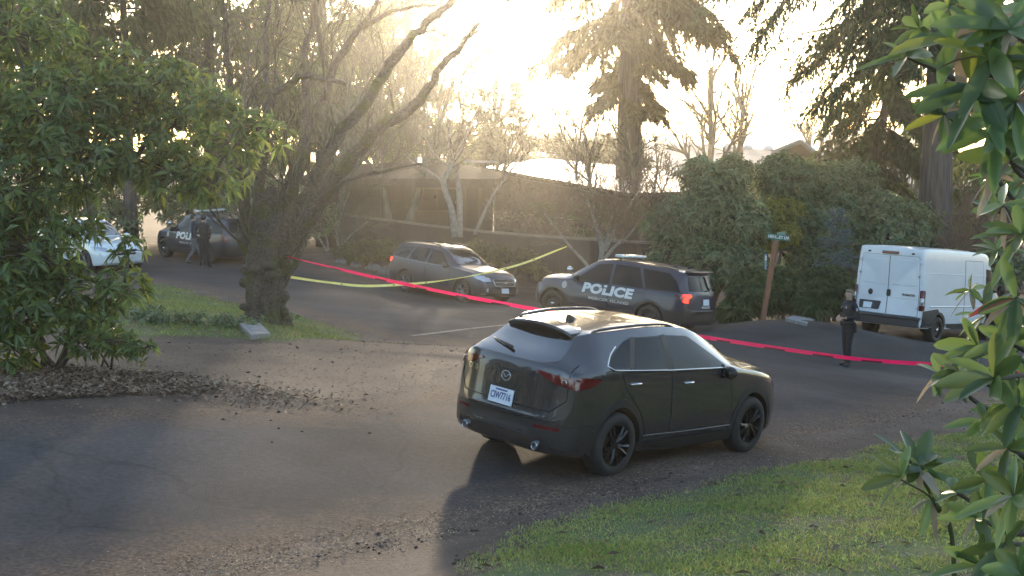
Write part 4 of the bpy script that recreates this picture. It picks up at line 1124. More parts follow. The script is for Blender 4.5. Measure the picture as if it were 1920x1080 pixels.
# brown low house
hx0, hx1 = at(560, 340, 54)[0], at(935, 340, 54)[0]
h_root = empty('brown_house', ((hx0 + hx1) / 2, 56, H(0, 56))); tag(h_root, 'low brown house with a deep flat eave and dark carport behind the boundary wall', 'house')
hz = -float(h_root.location.z); hc = (hx0 + hx1) / 2
def hp(x, y, z): return (x - hc, y - 56, z + hz)
g = Geo(); V = []
z1, z0 = 3.78, 3.42
f0 = [(hx0, 52), (hx1, 51.2), (hx1 + .6, 66), (hx0, 66)]
g.add([hp(x, y, z) for z in (z0, z1) for x, y in f0] + [hp(hx0 + 2, 58, 4.35), hp(hx1 - 2.5, 58, 4.4)],
      [(0, 1, 5, 4), (1, 2, 6, 5), (2, 3, 7, 6), (3, 0, 4, 7), (4, 5, 9, 8), (6, 7, 8, 9), (3, 2, 1, 0)], [(7, 4, 8), (5, 6, 9)])
o = g.build('roof', M['roof_brown'], h_root)
g = Geo(); g.box(hp(hc, 56.6, 1.6), (hx1 - hx0 - .6, .25, 3.8)); g.build('wall', M['wall_brown'], h_root)
g = Geo(); g.box(hp(hx0 + 2.4, 54.8, 1.6), (2.2, .2, 3.8)); g.build('siding_panel', M['house_wood'], h_root)
for px in (722, 775, 870, 900):
    g = Geo(); x = at(px, 400, 53.5)[0]; g.box(hp(x, 53.5, 1.55), (.16, .16, 3.75)); g.build('post', M['house_wood'], h_root)
for px, wd in ((800, 1.0), (845, 1.4)):
    f_ = Geo(); x = at(px, 385, 56)[0]; f_.box(hp(x, 56.43, 2.7), (wd, .10, 1.1)); fo = f_.build('window', M['house_wood'], h_root)
    p_ = Geo(); p_.box(hp(x, 56.37, 2.7), (wd - .14, .05, .96)); p_.build('pane', M['window_dark'], fo)
g = Geo(); x = at(905, 301, 58)[0]; g.box(hp(x - .1, 58.6, 4.42), (1.7, .4, .10)); g.build('ridge_flashing', M['fascia'], h_root)

# house with the shining roof
def rz(x, y): return 4.05 + .045 * (y - 66) - .045 * (x + 1.43)
rp = [at(908, 308, 66)[:2], at(1050, 328, 58)[:2], at(1180, 350, 52)[:2], at(1300, 348, 55)[:2], at(1300, 318, 70)[:2], at(1020, 296, 78)[:2]]
r_root = empty('pale_roofed_house', (4, 64, H(4, 64))); tag(r_root, 'house whose broad pale flat roof shines in the low sun', 'house')
oz = np.array(r_root.location)
g = Geo(); P = [np.array([x, y, rz(x, y) - .22]) - oz for x, y in rp]; prism(g, P, .22); g.build('roof', M['metal_roof'], r_root)
g = Geo(); c_ = np.mean(P, 0); P2 = [c_ + (p - c_) * np.array([.9, .9, 1]) - [0, 0, 5.2] for p in P]; prism(g, P2, 5.1); g.build('wall', M['house_wood'], r_root)
g = Geo()
for a, b in zip(rp, rp[1:] + rp[:1]):
    A = np.array([*a, rz(*a) - .10]) - oz; B = np.array([*b, rz(*b) - .10]) - oz; g.tube([A, B], .12, 4)
g.build('fascia', M['roof_brown'], r_root)
for t in (.25, .5, .75):
    a = P2[1] + (P2[2] - P2[1]) * t + [0, 0, 3.6]; d = (P2[2] - P2[1])[:2]; an = math.atan2(d[1], d[0])
    f_ = Geo(); f_.box(a, (1.4, .16, 1.2), 0, Matrix.Rotation(an, 3, 'Z')); fo = f_.build('window', M['fascia'], r_root)
    p_ = Geo(); p_.box(a, (1.26, .20, 1.06), 0, Matrix.Rotation(an, 3, 'Z')); p_.build('pane', M['window_dark'], fo)

# long grey building with a row of domes
a0, a1 = at(1090, 264, 112), at(1850, 299, 86); b0, b1 = at(1090, 318, 95), at(1850, 350, 72)
l_root = empty('long_building', tuple((a0 + a1) / 2 * [1, 1, 0] + [0, 0, H(*((a0 + a1) / 2)[:2])])); tag(l_root, 'long low building with a wide grey roof and domed skylights along its ridge', 'building')
ol = np.array(l_root.location)
g = Geo(); back = (a1 - a0); nn = np.array([-back[1], back[0], 0]); nn /= np.linalg.norm(nn)
c0, c1 = a0 + nn * 8 - [0, 0, 1.5], a1 + nn * 8 - [0, 0, 1.5]
th_ = np.array([0, 0, .3])
g.add(np.array([a0, a1, b0, b1, c0, c1, b0 - th_, b1 - th_, c0 - th_, c1 - th_]) - ol, [(2, 3, 1, 0), (0, 1, 5, 4), (6, 7, 3, 2), (4, 5, 9, 8), (8, 9, 7, 6)], [(0, 4, 2), (1, 3, 5), (2, 4, 8), (2, 8, 6), (3, 9, 5), (3, 7, 9)])
o = g.build('roof', M['grey_roof'], l_root); fix_normals(o)
g = Geo(); prism(g, [p - ol for p in (b0 + nn - [0, 0, 7], b1 + nn - [0, 0, 7], c1 - nn - [0, 0, 5.5], c0 - nn - [0, 0, 5.5])], 5.2); g.build('wall', M['house_wood'], l_root)
for t in np.linspace(.27, .99, 15):
    p = a0 + (a1 - a0) * t - ol
    g = Geo(); ellipsoid(g, p + [0, 0, .05], (.42, .42, .3), 0, 10, 6); g.build('skylight_dome', M['dome'], l_root, smooth=True)

# two small gables
def gable(name, label, apex, left, right, depth, roof_m, trim):
    root = empty(name, (apex[0], apex[1], H(apex[0], apex[1]))); tag(root, label, 'house'); o_ = np.array(root.location)
    bk = np.array([depth * .25, depth, 0])
    A, L_, R_ = apex - o_, left - o_, right - o_
    g = Geo(); t = np.array([0, 0, .16])
    V = [L_, A, A + bk, L_ + bk, L_ - t, A - t, A + bk - t, L_ + bk - t]; g.add(V, [(0, 1, 2, 3), (7, 6, 5, 4), (0, 3, 7, 4), (3, 2, 6, 7)])
    V = [A, R_, R_ + bk, A + bk, A - t, R_ - t, R_ + bk - t, A + bk - t]; g.add(V, [(0, 1, 2, 3), (7, 6, 5, 4), (1, 5, 6, 2), (2, 6, 7, 3)])
    g.build('roof', roof_m, root)
    g = Geo(); g.tube([L_ - t * .5, A - t * .5], .13, 4); g.tube([A - t * .5, R_ - t * .5], .13, 4); g.build('bargeboard', trim, root)
    g = Geo(); f0 = bk * .06; a_, l_, r_ = A - t + f0, L_ * .92 + A * .08 - t * 1.5 + f0, R_ * .92 + A * .08 - t * 1.5 + f0
    dz = np.array([0, 0, -5.]); g.add([a_, l_, r_, l_ + dz, r_ + dz, l_ + bk * .9, r_ + bk * .9, l_ + bk * .9 + dz, r_ + bk * .9 + dz], [(1, 3, 4, 2), (1, 5, 7, 3), (2, 4, 8, 6)], [(0, 1, 2)]); g.build('wall', M['wall_brown'], root)
    f_ = Geo(); c_ = (l_ + r_) / 2 + [0, -.04, -.7]; f_.box(c_, (.9, .1, .8)); fo = f_.build('window', trim, root); p_ = Geo(); p_.box(c_ + [0, -.04, 0], (.76, .06, .66)); p_.build('pane', M['window_dark'], fo)
gable('gabled_house', 'small house with a white trimmed gable between the evergreen shrubs', at(1502, 262, 66), at(1448, 284, 66), at(1530, 286, 66), 7, M['roof_brown'], M['fascia'])
gable('dark_gabled_house', 'dark brown gabled outbuilding left of the tall conifer trunk', at(1655, 313, 60), at(1600, 338, 60), at(1704, 346, 60), 6, M['roof_brown'], M['wall_brown'])

# hills beyond the lake
g = Geo(); xs = np.linspace(-500, 500, 120)
hh = 9 + 6 * np.sin(xs / 61) + 4 * np.sin(xs / 23 + 1) + 2 * np.sin(xs / 9)
V = []
for dy, f_ in ((0, 0), (25, .7), (60, 1), (120, .6)):
    V += [(x, 520 + dy, -12 + (h_ + 12) * f_) for x, h_ in zip(xs, hh)]
n_ = len(xs); i = np.arange(3)[:, None] * n_; j = np.arange(n_ - 1)[None]
g.add(V, np.stack([i + j, i + j + 1, i + n_ + j + 1, i + n_ + j], -1).reshape(-1, 4))
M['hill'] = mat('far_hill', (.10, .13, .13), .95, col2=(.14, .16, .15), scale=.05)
tag(g.build('hills', M['hill'], smooth=True), kind='structure', label='pale blue hills on the far horizon')

# street sign on its leaning post
sb = at(1430, 598, 33); sb[2] = H(sb[0], sb[1]); st = at(1456, 447, 33)
s_root = empty('street_sign', tuple(sb)); tag(s_root, 'green street name sign on a leaning red brown wooden post', 'street sign')
tp = st - sb
g = Geo(); lean = Matrix.Rotation(math.atan2(tp[0], tp[2]), 3, 'Y')
g.box(tp * .47, (.135, .135, tp[2] * 1.02), 0, lean); o = g.build('post', M['post_wood'], s_root); md = o.modifiers.new('e', 'BEVEL'); md.width = .012
pr = Matrix.Rotation(.10, 3, 'Y') @ Matrix.Rotation(-.12, 3, 'Z')
g = Geo(); c_ = tp + np.array([.03, -.09, .04]); g.box(c_, (.60, .012, .15), 0, pr); panel = g.build('sign_panel', M['sign_green'], s_root)
g = Geo(); c2 = tp + np.array([.12, .04, .10]); g.box(c2, (.5, .012, .14), 0, Matrix.Rotation(.9, 3, 'Z')); g.build('sign_panel', M['sign_green'], s_root)
def sign_text(body, size, c, rot, m, name, parent, width=None, bold=.004):
    cu = bpy.data.curves.new('t', 'FONT'); cu.body = body; cu.size = size; cu.align_x = 'CENTER'; cu.align_y = 'CENTER'; cu.extrude = .002; cu.offset = bold; cu.resolution_u = 3
    t = bpy.data.objects.new('t', cu); COL.objects.link(t)
    me = bpy.data.meshes.new_from_object(t.evaluated_get(bpy.context.evaluated_depsgraph_get())); bpy.data.objects.remove(t)
    w = max(v.co.x for v in me.vertices) - min(v.co.x for v in me.vertices); k = (width / w) if width else 1
    for v in me.vertices: v.co = Vector(c) + rot @ Vector((v.co.x * k, -v.co.z, v.co.y))
    me.materials.clear(); me.materials.append(m); me.name = name
    return link(bpy.data.objects.new(name, me), parent)
sign_text('HENSLEY LN', .115, c_ + np.array([0, -.010, 0]), pr, M['decal'], 'street_name', panel, .53, .003)
g = Geo(); g.box(tp * .97 + np.array([.0, -.04, 0]), (.05, .09, .1), 0, lean); g.build('bracket', M['alloy'], s_root)

mb = at(1434, 560, 36.5); mb[2] = H(mb[0], mb[1])
m_root = empty('marker_post', tuple(mb)); tag(m_root, 'slim blue marker stake with a white top in the undergrowth', 'marker post')
ht = at(1437, 470, 36.5)[2] - mb[2]
g = Geo(); g.box((0, 0, ht / 2 - .1), (.05, .02, ht)); g.build('stake', M['marker_blue'], m_root)
g = Geo(); g.box((0, -.012, ht - .22), (.052, .012, .14)); g.build('reflector', M['decal'], m_root)

for uv, lab in (([(447, 615), (488, 615), (507, 635), (470, 638)], 'pale concrete utility cover at the foot of the mossy tree'), ([(1472, 603), (1508, 590), (1550, 594), (1512, 613)], 'pale concrete slab on the far kerb beside the street sign')):
    P = np.array([ground_px(u, v) for u, v in uv]); c_ = P.mean(0)
    root = empty('concrete_slab', tuple(c_)); tag(root, lab, 'slab', 'concrete slabs')
    zz = Hn(P[:, 0], P[:, 1]); B = np.column_stack([P[:, :2], zz - .05]) - c_
    g = Geo(); prism(g, B, .15); o = g.build('slab', M['concrete'], root); md = o.modifiers.new('e', 'BEVEL'); md.width = .012
    B2 = B * .55 + [0, 0, .125]; g = Geo(); prism(g, B2, .012); g.build('lid', M['concrete'], root)

# faded painted line on the street
pl = np.array([ground_px(u, v) for u, v in ((770, 631), (850, 622), (930, 614), (1010, 606))])
d = pl[-1][:2] - pl[0][:2]; nrm = np.array([-d[1], d[0]]) / np.linalg.norm(d) * .06
t_ = np.linspace(0, 1, 30); ln = pl[0][:2] + t_[:, None] * d
poly = np.vstack([ln + nrm, (ln - nrm)[::-1]])
g = Geo(); zz = Hn(poly[:, 0], poly[:, 1]) + .017; V = np.column_stack([poly, zz]); n_ = len(ln); j = np.arange(n_ - 1)
g.add(V, np.stack([j, j + 1, 2 * n_ - 2 - j, 2 * n_ - 1 - j], -1)); o = g.build('road_marking', M['line_paint']); tag(o, 'faded white line across the street', kind='structure')
if o.data.polygons[0].normal.z < 0: o.data.flip_normals()

# stones by the kerb
srng = np.random.default_rng(3)
for k, (u, v, s_, lab) in enumerate([(668, 497, .30, 'smallest grey kerb stone left of the low shrubs'), (700, 503, .42, 'rounded grey kerb stone in the middle of the stone row'), (728, 510, .50, 'largest grey kerb stone nearest the wagon tail'), (640, 492, .36, 'dull grey kerb stone farthest from the wagon')]):
    p = ground_px(u, v + 3, 30); g = Geo(); ellipsoid(g, (0, 0, .05), (s_ * .7, s_ * .5, s_ * .45), 0, 12, 8)
    V = g.V[0]; g.V[0] = V + srng.normal(0, s_ * .05, V.shape)
    o = g.build('stone', M['stone'], smooth=True); o.location = p; tag(o, lab, 'stone', 'stones along the kerb')

# barrier tapes
def tape(name, label, pts, width, m, m2, twist, step, gap, print_h, seed):
    P = crom(np.array(pts), 24); r_ = np.random.default_rng(seed)
    seg = np.linalg.norm(np.diff(P, axis=0), axis=1); s_ = np.concatenate([[0], np.cumsum(seg)])
    S = np.arange(0, s_[-1], .12); Q = np.stack([np.interp(S, s_, P[:, k]) for k in range(3)], 1)
    T = np.gradient(Q, axis=0); T /= np.linalg.norm(T, axis=1, keepdims=True)
    side = np.cross(T, [0, 0, 1]); side /= np.linalg.norm(side, axis=1, keepdims=True); up = np.cross(side, T)
    tw = twist(S / S[-1]); W = (np.cos(tw)[:, None] * up + np.sin(tw)[:, None] * side)
    Nn = np.cross(T, W)
    Q = Q + .012 * np.sin(S * 1.7)[:, None] * side
    g = Geo(); n = len(S); a, b = Q + W * width / 2, Q - W * width / 2
    j = np.arange(n - 1)
    g.add(np.vstack([a, b]), np.stack([j, j + 1, n + j + 1, n + j], -1))
    k = 0.35
    while k < S[-1] - gap:
        sel = (S >= k) & (S <= k + step)
        idx = np.where(sel)[0]
        if len(idx) > 1:
            for sg in (-1, 1):
                a2 = Q[idx] + W[idx] * width * (print_h[1] - .5) + Nn[idx] * .003 * sg; b2 = Q[idx] + W[idx] * width * (print_h[0] - .5) + Nn[idx] * .003 * sg
                q = np.arange(len(idx) - 1); g.add(np.vstack([a2, b2]), np.stack([q, q + 1, len(idx) + q + 1, len(idx) + q], -1), None, 1)
        k += step + gap * r_.uniform(.8, 1.2)
    o = g.build(name, [m, m2])
    return tag(o, label, 'barrier tape')
tape('red_tape', 'red barrier tape strung from the mossy tree across to the right hand bush',
     [at(503, 477, 24.0), at(545, 483, 23.9), at(760, 533, 23.2), at(1000, 579, 22.4), at(1320, 632, 21.6), at(1590, 671, 20.6), at(1790, 686, 19.4), at(1960, 705, 18.2)], .066, M['red_tape'], M['red_print'],
     lambda t: .62 * np.clip(1 - t * 2.6, 0, 1) + .25 * np.sin(t * 30) * (t < .5) + .22 * np.sin(t * 17 + .6 * np.sin(t * 41)), .40, .46, (.0, .42), 5)
tape('yellow_tape', 'yellow barrier tape sagging from the mossy tree past the wagon to a bare shrub',
     [at(503, 513, 24.0), at(540, 519, 24.1), at(620, 530, 26), at(700, 536, 28), at(830, 526, 31), at(960, 500, 34), at(1067, 461, 36.4)], .058, M['yellow_tape'], M['yellow_print'],
     lambda t: .35 + .9 * np.sin(t * 13) * (.4 + .6 * t), .22, 1.1, (.30, .7), 6)
# ------------------------------------------------------------------ people
M['skin'] = mat('skin', (.38, .25, .19), .55, col2=(.43, .28, .22), scale=8)
M['uniform'] = mat('dark_uniform', (.012, .013, .018), .8, col2=(.018, .019, .025), scale=14)
M['navy_jacket'] = mat('navy_jacket', (.018, .02, .035), .8, col2=(.026, .028, .046), scale=10)
M['grey_trousers'] = mat('grey_trousers', (.11, .11, .125), .85, col2=(.14, .14, .155), scale=10)
M['boot'] = mat('black_boot', (.008, .008, .009), .4)
M['hair_fair'] = mat('fair_brown_hair', (.14, .095, .06), .6, col2=(.19, .13, .08), scale=20)
M['hair_dark'] = mat('dark_hair', (.02, .014, .01), .6, col2=(.03, .02, .015), scale=20)
M['vest'] = mat('load_vest', (.008, .009, .011), .7, col2=(.013, .014, .016), scale=30)
M['silver'] = mat('silver_badge', (.7, .7, .68), .25, .7)
M['patch_grey'] = mat('shoulder_patch', (.30, .33, .38), .7)
M['eye'] = mat('eye', (.02, .015, .012), .2)
M['lips'] = mat('lips', (.30, .11, .09), .5)

def skin_mesh(verts, edges, radii, root=0, sub=2):
    me = bpy.data.meshes.new('s'); me.from_pydata([tuple(v) for v in verts], edges, [])
    o = bpy.data.objects.new('s', me); COL.objects.link(o)
    o.modifiers.new('k', 'SKIN').use_smooth_shade = True
    if sub: o.modifiers.new('u', 'SUBSURF').levels = sub
    sv = me.skin_vertices[0].data
    for i, r in enumerate(radii):
        sv[i].radius = r if isinstance(r, tuple) else (r, r)
        sv[i].use_root = i == root
    dg = bpy.context.evaluated_depsgraph_get()
    out = bpy.data.meshes.new_from_object(o.evaluated_get(dg))
    bpy.data.objects.remove(o)
    return out

def person(label, loc, rot, height, elbows, wrists, ankles, cloth, legs, hair, hands_in, group=None, head_turn=0., hair_long=False, lean=0., officer=False, knees=None):
    """faces -y; joints in metres for a 1.70 m body"""
    k = height / 1.70
    root = empty('person', loc); root.rotation_euler = (0, 0, rot); root.scale = (k, k, k)
    tag(root, label, 'person', group)
    L_ = lean
    V = [(0, .01, .93), (0, .01 - L_ * .3, 1.06), (0, .015 - L_ * .6, 1.20), (0, .02 - L_ * .9, 1.34), (0, .02 - L_, 1.435), (0, .005 - L_ * 1.1, 1.50)]
    R = [(.150, .108), (.138, .10), (.150, .108), (.165, .105), (.075, .07), (.056, .056)]
    E = [(0, 1), (1, 2), (2, 3), (3, 4), (4, 5)]
    def add(p, r, par):
        V.append(p); R.append(r); E.append((par, len(V) - 1)); return len(V) - 1
    hx = math.sin(head_turn); hy = -math.cos(head_turn)
    hb = (0 + hx * .012, .0 - L_ * 1.15 + hy * .012, 1.545)
    j = add(hb, (.068, .072), 5); j = add((hx * .01, -L_ * 1.18 + hy * .01, 1.605), (.077, .09), j); add((-hx * .005, -L_ * 1.18 - hy * .005, 1.655), (.066, .075), j)
    for sd in (-1, 1):
        q = add((sd * .155, .02 - L_ * .9, 1.405), .064, 3)
        e = elbows[0 if sd < 0 else 1]; w = wrists[0 if sd < 0 else 1]
        m1 = tuple((a + b) / 2 for a, b in zip((sd * .20, .02 - L_ * .9, 1.37), e))
        q = add((sd * .195, .02 - L_ * .9, 1.375), .062, q); q = add(m1, .054, q); q = add(e, .046, q)
        q = add(tuple(a + (b - a) * .45 for a, b in zip(e, w)), .044, q); add(w, .031, q)
    for sd in (-1, 1):
        a = ankles[0 if sd < 0 else 1]
        kn = knees[0 if sd < 0 else 1] if knees else (sd * .095 + (a[0] - sd * .09) * .5, -.02 + a[1] * .5, .50)
        q = add((sd * .09, .01, .86), (.095, .10), 0); q = add((sd * .095 + (kn[0] - sd * .095) * .5, (.01 + kn[1]) / 2, .69), .082, q); q = add(kn, .060, q)
        q = add(tuple(x + (y - x) * .35 for x, y in zip(kn, a)), .060, q); q = add(a, .046, q)
        q = add((a[0] + sd * .012, a[1] - .02, a[2] - .05), .046, q); add((a[0] + sd * .03, a[1] - .16, a[2] - .065), (.045, .032), q)
    me = skin_mesh(V, E, R, 0, 2)
    # hands: palm, four bent fingers of different length, thumb off the side of the palm
    bm = bmesh.new(); bm.from_mesh(me)
    for f in bm.faces:
        c = f.calc_center_median()
        up = c.z
        if up > 1.485: f.material_index = 0
        elif up < .12 and True: f.material_index = 3
        elif up < .92: f.material_index = 2
        else: f.material_index = 1
        for i, w in enumerate(wrists):
            if (c - Vector(w)).length < .045: f.material_index = 0
        for i, (e, w) in enumerate(zip(elbows, wrists)):
            # sleeves stay jacket coloured even when the arm hangs low
            ev, wv = Vector(e), Vector(w); t = max(0, min(1, (c - ev).dot(wv - ev) / (wv - ev).length_squared))
            if (c - (ev + (wv - ev) * t)).length < .055 and f.material_index == 2: f.material_index = 1
        f.smooth = True
    for i, w in enumerate(wrists):
        e = Vector(elbows[i]); w = Vector(w); d = (w - e).normalized()
        inward = Vector(hands_in[i]).normalized(); side = d.cross(inward).normalized()
        hv, he, hr = [tuple(w - d * .01), tuple(w + d * .035), tuple(w + d * .075)], [(0, 1), (1, 2)], [(.026, .022), (.036, .017), (.038, .015)]
        hm = skin_mesh(hv, he, hr, 0, 1)
        bm.from_mesh(hm)
        for fi, (s_, ln) in enumerate(((-.030, .072), (-.010, .080), (.010, .075), (.029, .058))):
            b = w + d * .082 + side * s_
            p1 = b + d * ln * .40 + inward * ln * .10; p2 = p1 + d * ln * .26 + inward * ln * .25; p3 = p2 + d * ln * .08 + inward * ln * .30
            bm.from_mesh(skin_mesh([tuple(b - d * .015), tuple(p1), tuple(p2), tuple(p3)], [(0, 1), (1, 2), (2, 3)], [.0095, .009, .0085, .0075], 0, 1))
        sg = -1 if i == 0 else 1
        b = w + d * .03 - side * .03 * 1
        bm.from_mesh(skin_mesh([tuple(b), tuple(b - side * .022 + d * .028 + inward * .012), tuple(b - side * .026 + d * .058 + inward * .026)], [(0, 1), (1, 2)], [.013, .011, .009], 0, 1))
    # nose and ears belong to the body surface
    H0 = Vector((0, -L_ * 1.18, 0)); fw = Vector((hx, hy, 0)); sdv = Vector((-hy, hx, 0))
    bm.from_mesh(skin_mesh([tuple(H0 + fw * .085 + Vector((0, 0, 1.612))), tuple(H0 + fw * .112 + Vector((0, 0, 1.582))), tuple(H0 + fw * .088 + Vector((0, 0, 1.574)))], [(0, 1), (1, 2)], [.009, .013, .010], 0, 1))
    for sg in (-1, 1):
        c = H0 + sdv * .083 * sg - fw * .005
        bm.from_mesh(skin_mesh([tuple(c + Vector((0, 0, 1.57))), tuple(c + sdv * .008 * sg + Vector((0, 0, 1.60))), tuple(c - fw * .012 + Vector((0, 0, 1.622)))], [(0, 1), (1, 2)], [.011, .013, .010], 0, 1))
    for f in bm.faces: f.smooth = True
    bm.to_mesh(me); bm.free()
    for m in (M['skin'], cloth, legs, M['boot']): me.materials.append(m)
    me.name = 'body'; link(bpy.data.objects.new('body', me), root)
    # face
    g = Geo()
    for sg in (-1, 1): ellipsoid(g, H0 + fw * .088 + sdv * .032 * sg + Vector((0, 0, 1.612)), (.013, .013, .008), 0, 8, 5)
    g.build('eyes', M['eye'], root, smooth=True)
    g = Geo(); ellipsoid(g, H0 + fw * .086 + Vector((0, 0, 1.545)), (.024, .016, .007), 0, 8, 5); g.build('mouth', M['lips'], root, smooth=True)
    # hair: a cap that leaves the face free
    g = Geo(); ellipsoid(g, (0, 0, 0), (.092, .108, .10), 0, 24, 16); Vh = g.V[0]
    yaw = math.atan2(hx, -hy)
    Rz = np.array(Matrix.Rotation(yaw, 3, 'Z'))
    keep_low = (Vh[:, 1] < -.02) & (Vh[:, 2] < .045)
    Vh[keep_low] *= .70
    Vh[:, 2] = np.where((Vh[:, 2] < -.03), Vh[:, 2] * .9, Vh[:, 2])
    g.V[0] = Vh @ Rz.T + np.array(H0) + np.array([-hx * .014, -hy * .014, 1.628])
    if hair_long:
        c = H0 - fw * .115 + Vector((0, 0, 1.60)); ellipsoid(g, c, (.042, .042, .05), 0, 12, 8)
    g.build('hair', hair, root, smooth=True)
    if officer:
        tv = skin_mesh([(0, .012 - L_ * .4, 1.03), (0, .015 - L_ * .6, 1.17), (0, .02 - L_ * .85, 1.33), (0, .02 - L_, 1.41)], [(0, 1), (1, 2), (2, 3)], [(.158, .122), (.166, .128), (.172, .126), (.10, .09)], 0, 2)
        tv.materials.append(M['vest']); tv.name = 'vest'; vo = link(bpy.data.objects.new('vest', tv), root)
        for p in tv.polygons: p.use_smooth = True
        for x, z in ((-.09, 1.10), (.0, 1.10), (.09, 1.10)):
            g = Geo(); g.box((x, -.125 - L_ * .5, z), (.075, .05, .11)); o = g.build('pouch', M['vest'], vo); md = o.modifiers.new('e', 'BEVEL'); md.width = .012
        th = np.linspace(0, 2 * math.pi, 25)
        g = Geo(); g.tube(np.stack([.170 * np.cos(th), .012 + .128 * np.sin(th), np.full(25, .985)], 1), .026, 6, cap=False); bo = g.build('duty_belt', M['boot'], root, smooth=True)
        for an in (-2.5, -2.05, -.7, .1, 3.0):
            g = Geo(); g.box((.185 * math.cos(an), .012 + .145 * math.sin(an), .965), (.05, .045, .11), 0, Matrix.Rotation(an, 3, 'Z')); o = g.build('belt_pouch', M['boot'], bo); md = o.modifiers.new('e', 'BEVEL'); md.width = .01
        g = Geo(); g.box((.20, .03, .88), (.05, .07, .20)); o = g.build('holster', M['boot'], bo); md = o.modifiers.new('e', 'BEVEL'); md.width = .012
        g = Geo(); c = Vector((.075, -.125 - L_ * .85, 1.33)); g.lathe([(0, -.008), (.026, -.008), (.03, 0)], 7, 'y', c); g.build('badge', M['silver'], root)
        for sd in (-1, 1):
            g = Geo(); e = Vector(elbows[0 if sd < 0 else 1]); c = Vector((sd * .205, .02, 1.36)) * .72 + e * .28
            ellipsoid(g, c + Vector((sd * .035, -.012, 0)), (.026, .034, .038), 0, 10, 6); g.build('shoulder_patch', M['patch_grey'], root, smooth=True)
        g = Geo(); g.box((-.075, -.14 - L_ * .7, 1.26), (.05, .03, .085)); o = g.build('radio', M['boot'], root); md = o.modifiers.new('e', 'BEVEL'); md.width = .008
        g = Geo(); g.box((-.07, -.118 - L_ * .85, 1.345), (.055, .01, .014)); g.build('name_tag', M['silver'], root)
    return root
op = at(1588, 688, 25.8); op[2] = H(op[0], op[1])
person('officer in dark uniform and vest standing alone before the white van', op, -1.2, 1.64,
       [(-.27, .10, 1.14), (.27, .10, 1.14)], [(-.11, -.16, 1.12), (.10, -.17, 1.10)], [(-.085, .03, .105), (.085, -.03, .105)], M['uniform'], M['uniform'], M['hair_fair'],
       [(.6, -.2, -.5), (-.6, -.2, -.5)], None, .55, True, .0, True)
for (u, v, d, rot, lab, cl, lg, hr, el, wr, an, kn, off, ht) in [
    (384, 500, 42.0, 2.9, 'officer in black uniform standing with back turned beside the far police car', M['uniform'], M['uniform'], M['hair_dark'],
     [(-.25, .08, 1.13), (.26, .10, 1.13)], [(-.15, -.14, 1.05), (.13, -.16, 1.06)], [(-.14, .0, .105), (.14, .02, .105)], None, True, 1.78),
    (366, 497, 43.2, 1.9, 'person in a dark jacket and grey trousers walking beside the far police car', M['navy_jacket'], M['grey_trousers'], M['hair_dark'],
     [(-.25, .06, 1.12), (.24, .0, 1.12)], [(-.22, -.12, .93), (.20, -.10, .92)], [(-.09, -.22, .12), (.09, .26, .16)], [(-.09, -.13, .50), (.09, .04, .48)], False, 1.80)]:
    p = at(u, v, d); p[2] = H(p[0], p[1])
    person(lab, p, rot, ht, el, wr, an, cl, lg, hr, [(.5, -.4, -.5), (-.5, -.4, -.5)], 'people by the far police car', 0., False, .0, off, kn)
# ------------------------------------------------------------------ vegetation
def unit(v):
    v = np.asarray(v, float); return v / (np.linalg.norm(v, axis=-1, keepdims=True) + 1e-9)

def leaves(g, P, D, Nn, L, W, m=0, droop=.15, sections=1):
    """leaf blades: P base, D direction, Nn rough normal"""
    n = len(P)
    if n == 0: return
    D = unit(D); S = unit(np.cross(D, Nn)); U = np.cross(S, D)
    L = np.broadcast_to(np.asarray(L, float), (n,))[:, None]; W = np.broadcast_to(np.asarray(W, float), (n,))[:, None]
    if sections == 1:
        mid = P + D * L * .48
        tip = P + D * L - np.array([0, 0, 1]) * L * droop
        V = np.stack([P, mid + S * W / 2 + U * W * .14, tip, mid - S * W / 2 + U * W * .14], 1).reshape(-1, 3)
        b = np.arange(n) * 4
        g.add(V, None, np.vstack([np.stack([b, b + 1, b + 2], 1), np.stack([b, b + 2, b + 3], 1)]), m)
    else:
        ts = np.array([0, .1, .32, .64, .90, 1.0]); ws = np.array([.06, .45, .92, 1.0, .58, .06]); rows = []
        for t, w in zip(ts, ws):
            c = P + D * L * t - np.array([0, 0, 1]) * L * droop * t ** 2
            rows += [c + S * W / 2 * w + U * W * .16 * w, c - U * W * .04 * w, c - S * W / 2 * w + U * W * .16 * w]
        k = len(ts) * 3
        V = np.stack(rows, 1).reshape(-1, 3); b = np.arange(n)[:, None] * k
        q = []
        for i in range(len(ts) - 1):
            for c in (0, 1): q.append([i * 3 + c, i * 3 + c + 1, (i + 1) * 3 + c + 1, (i + 1) * 3 + c])
        q = np.array(q)
        g.add(V, (b[:, :, None] + q[None]).reshape(-1, 4), None, m)

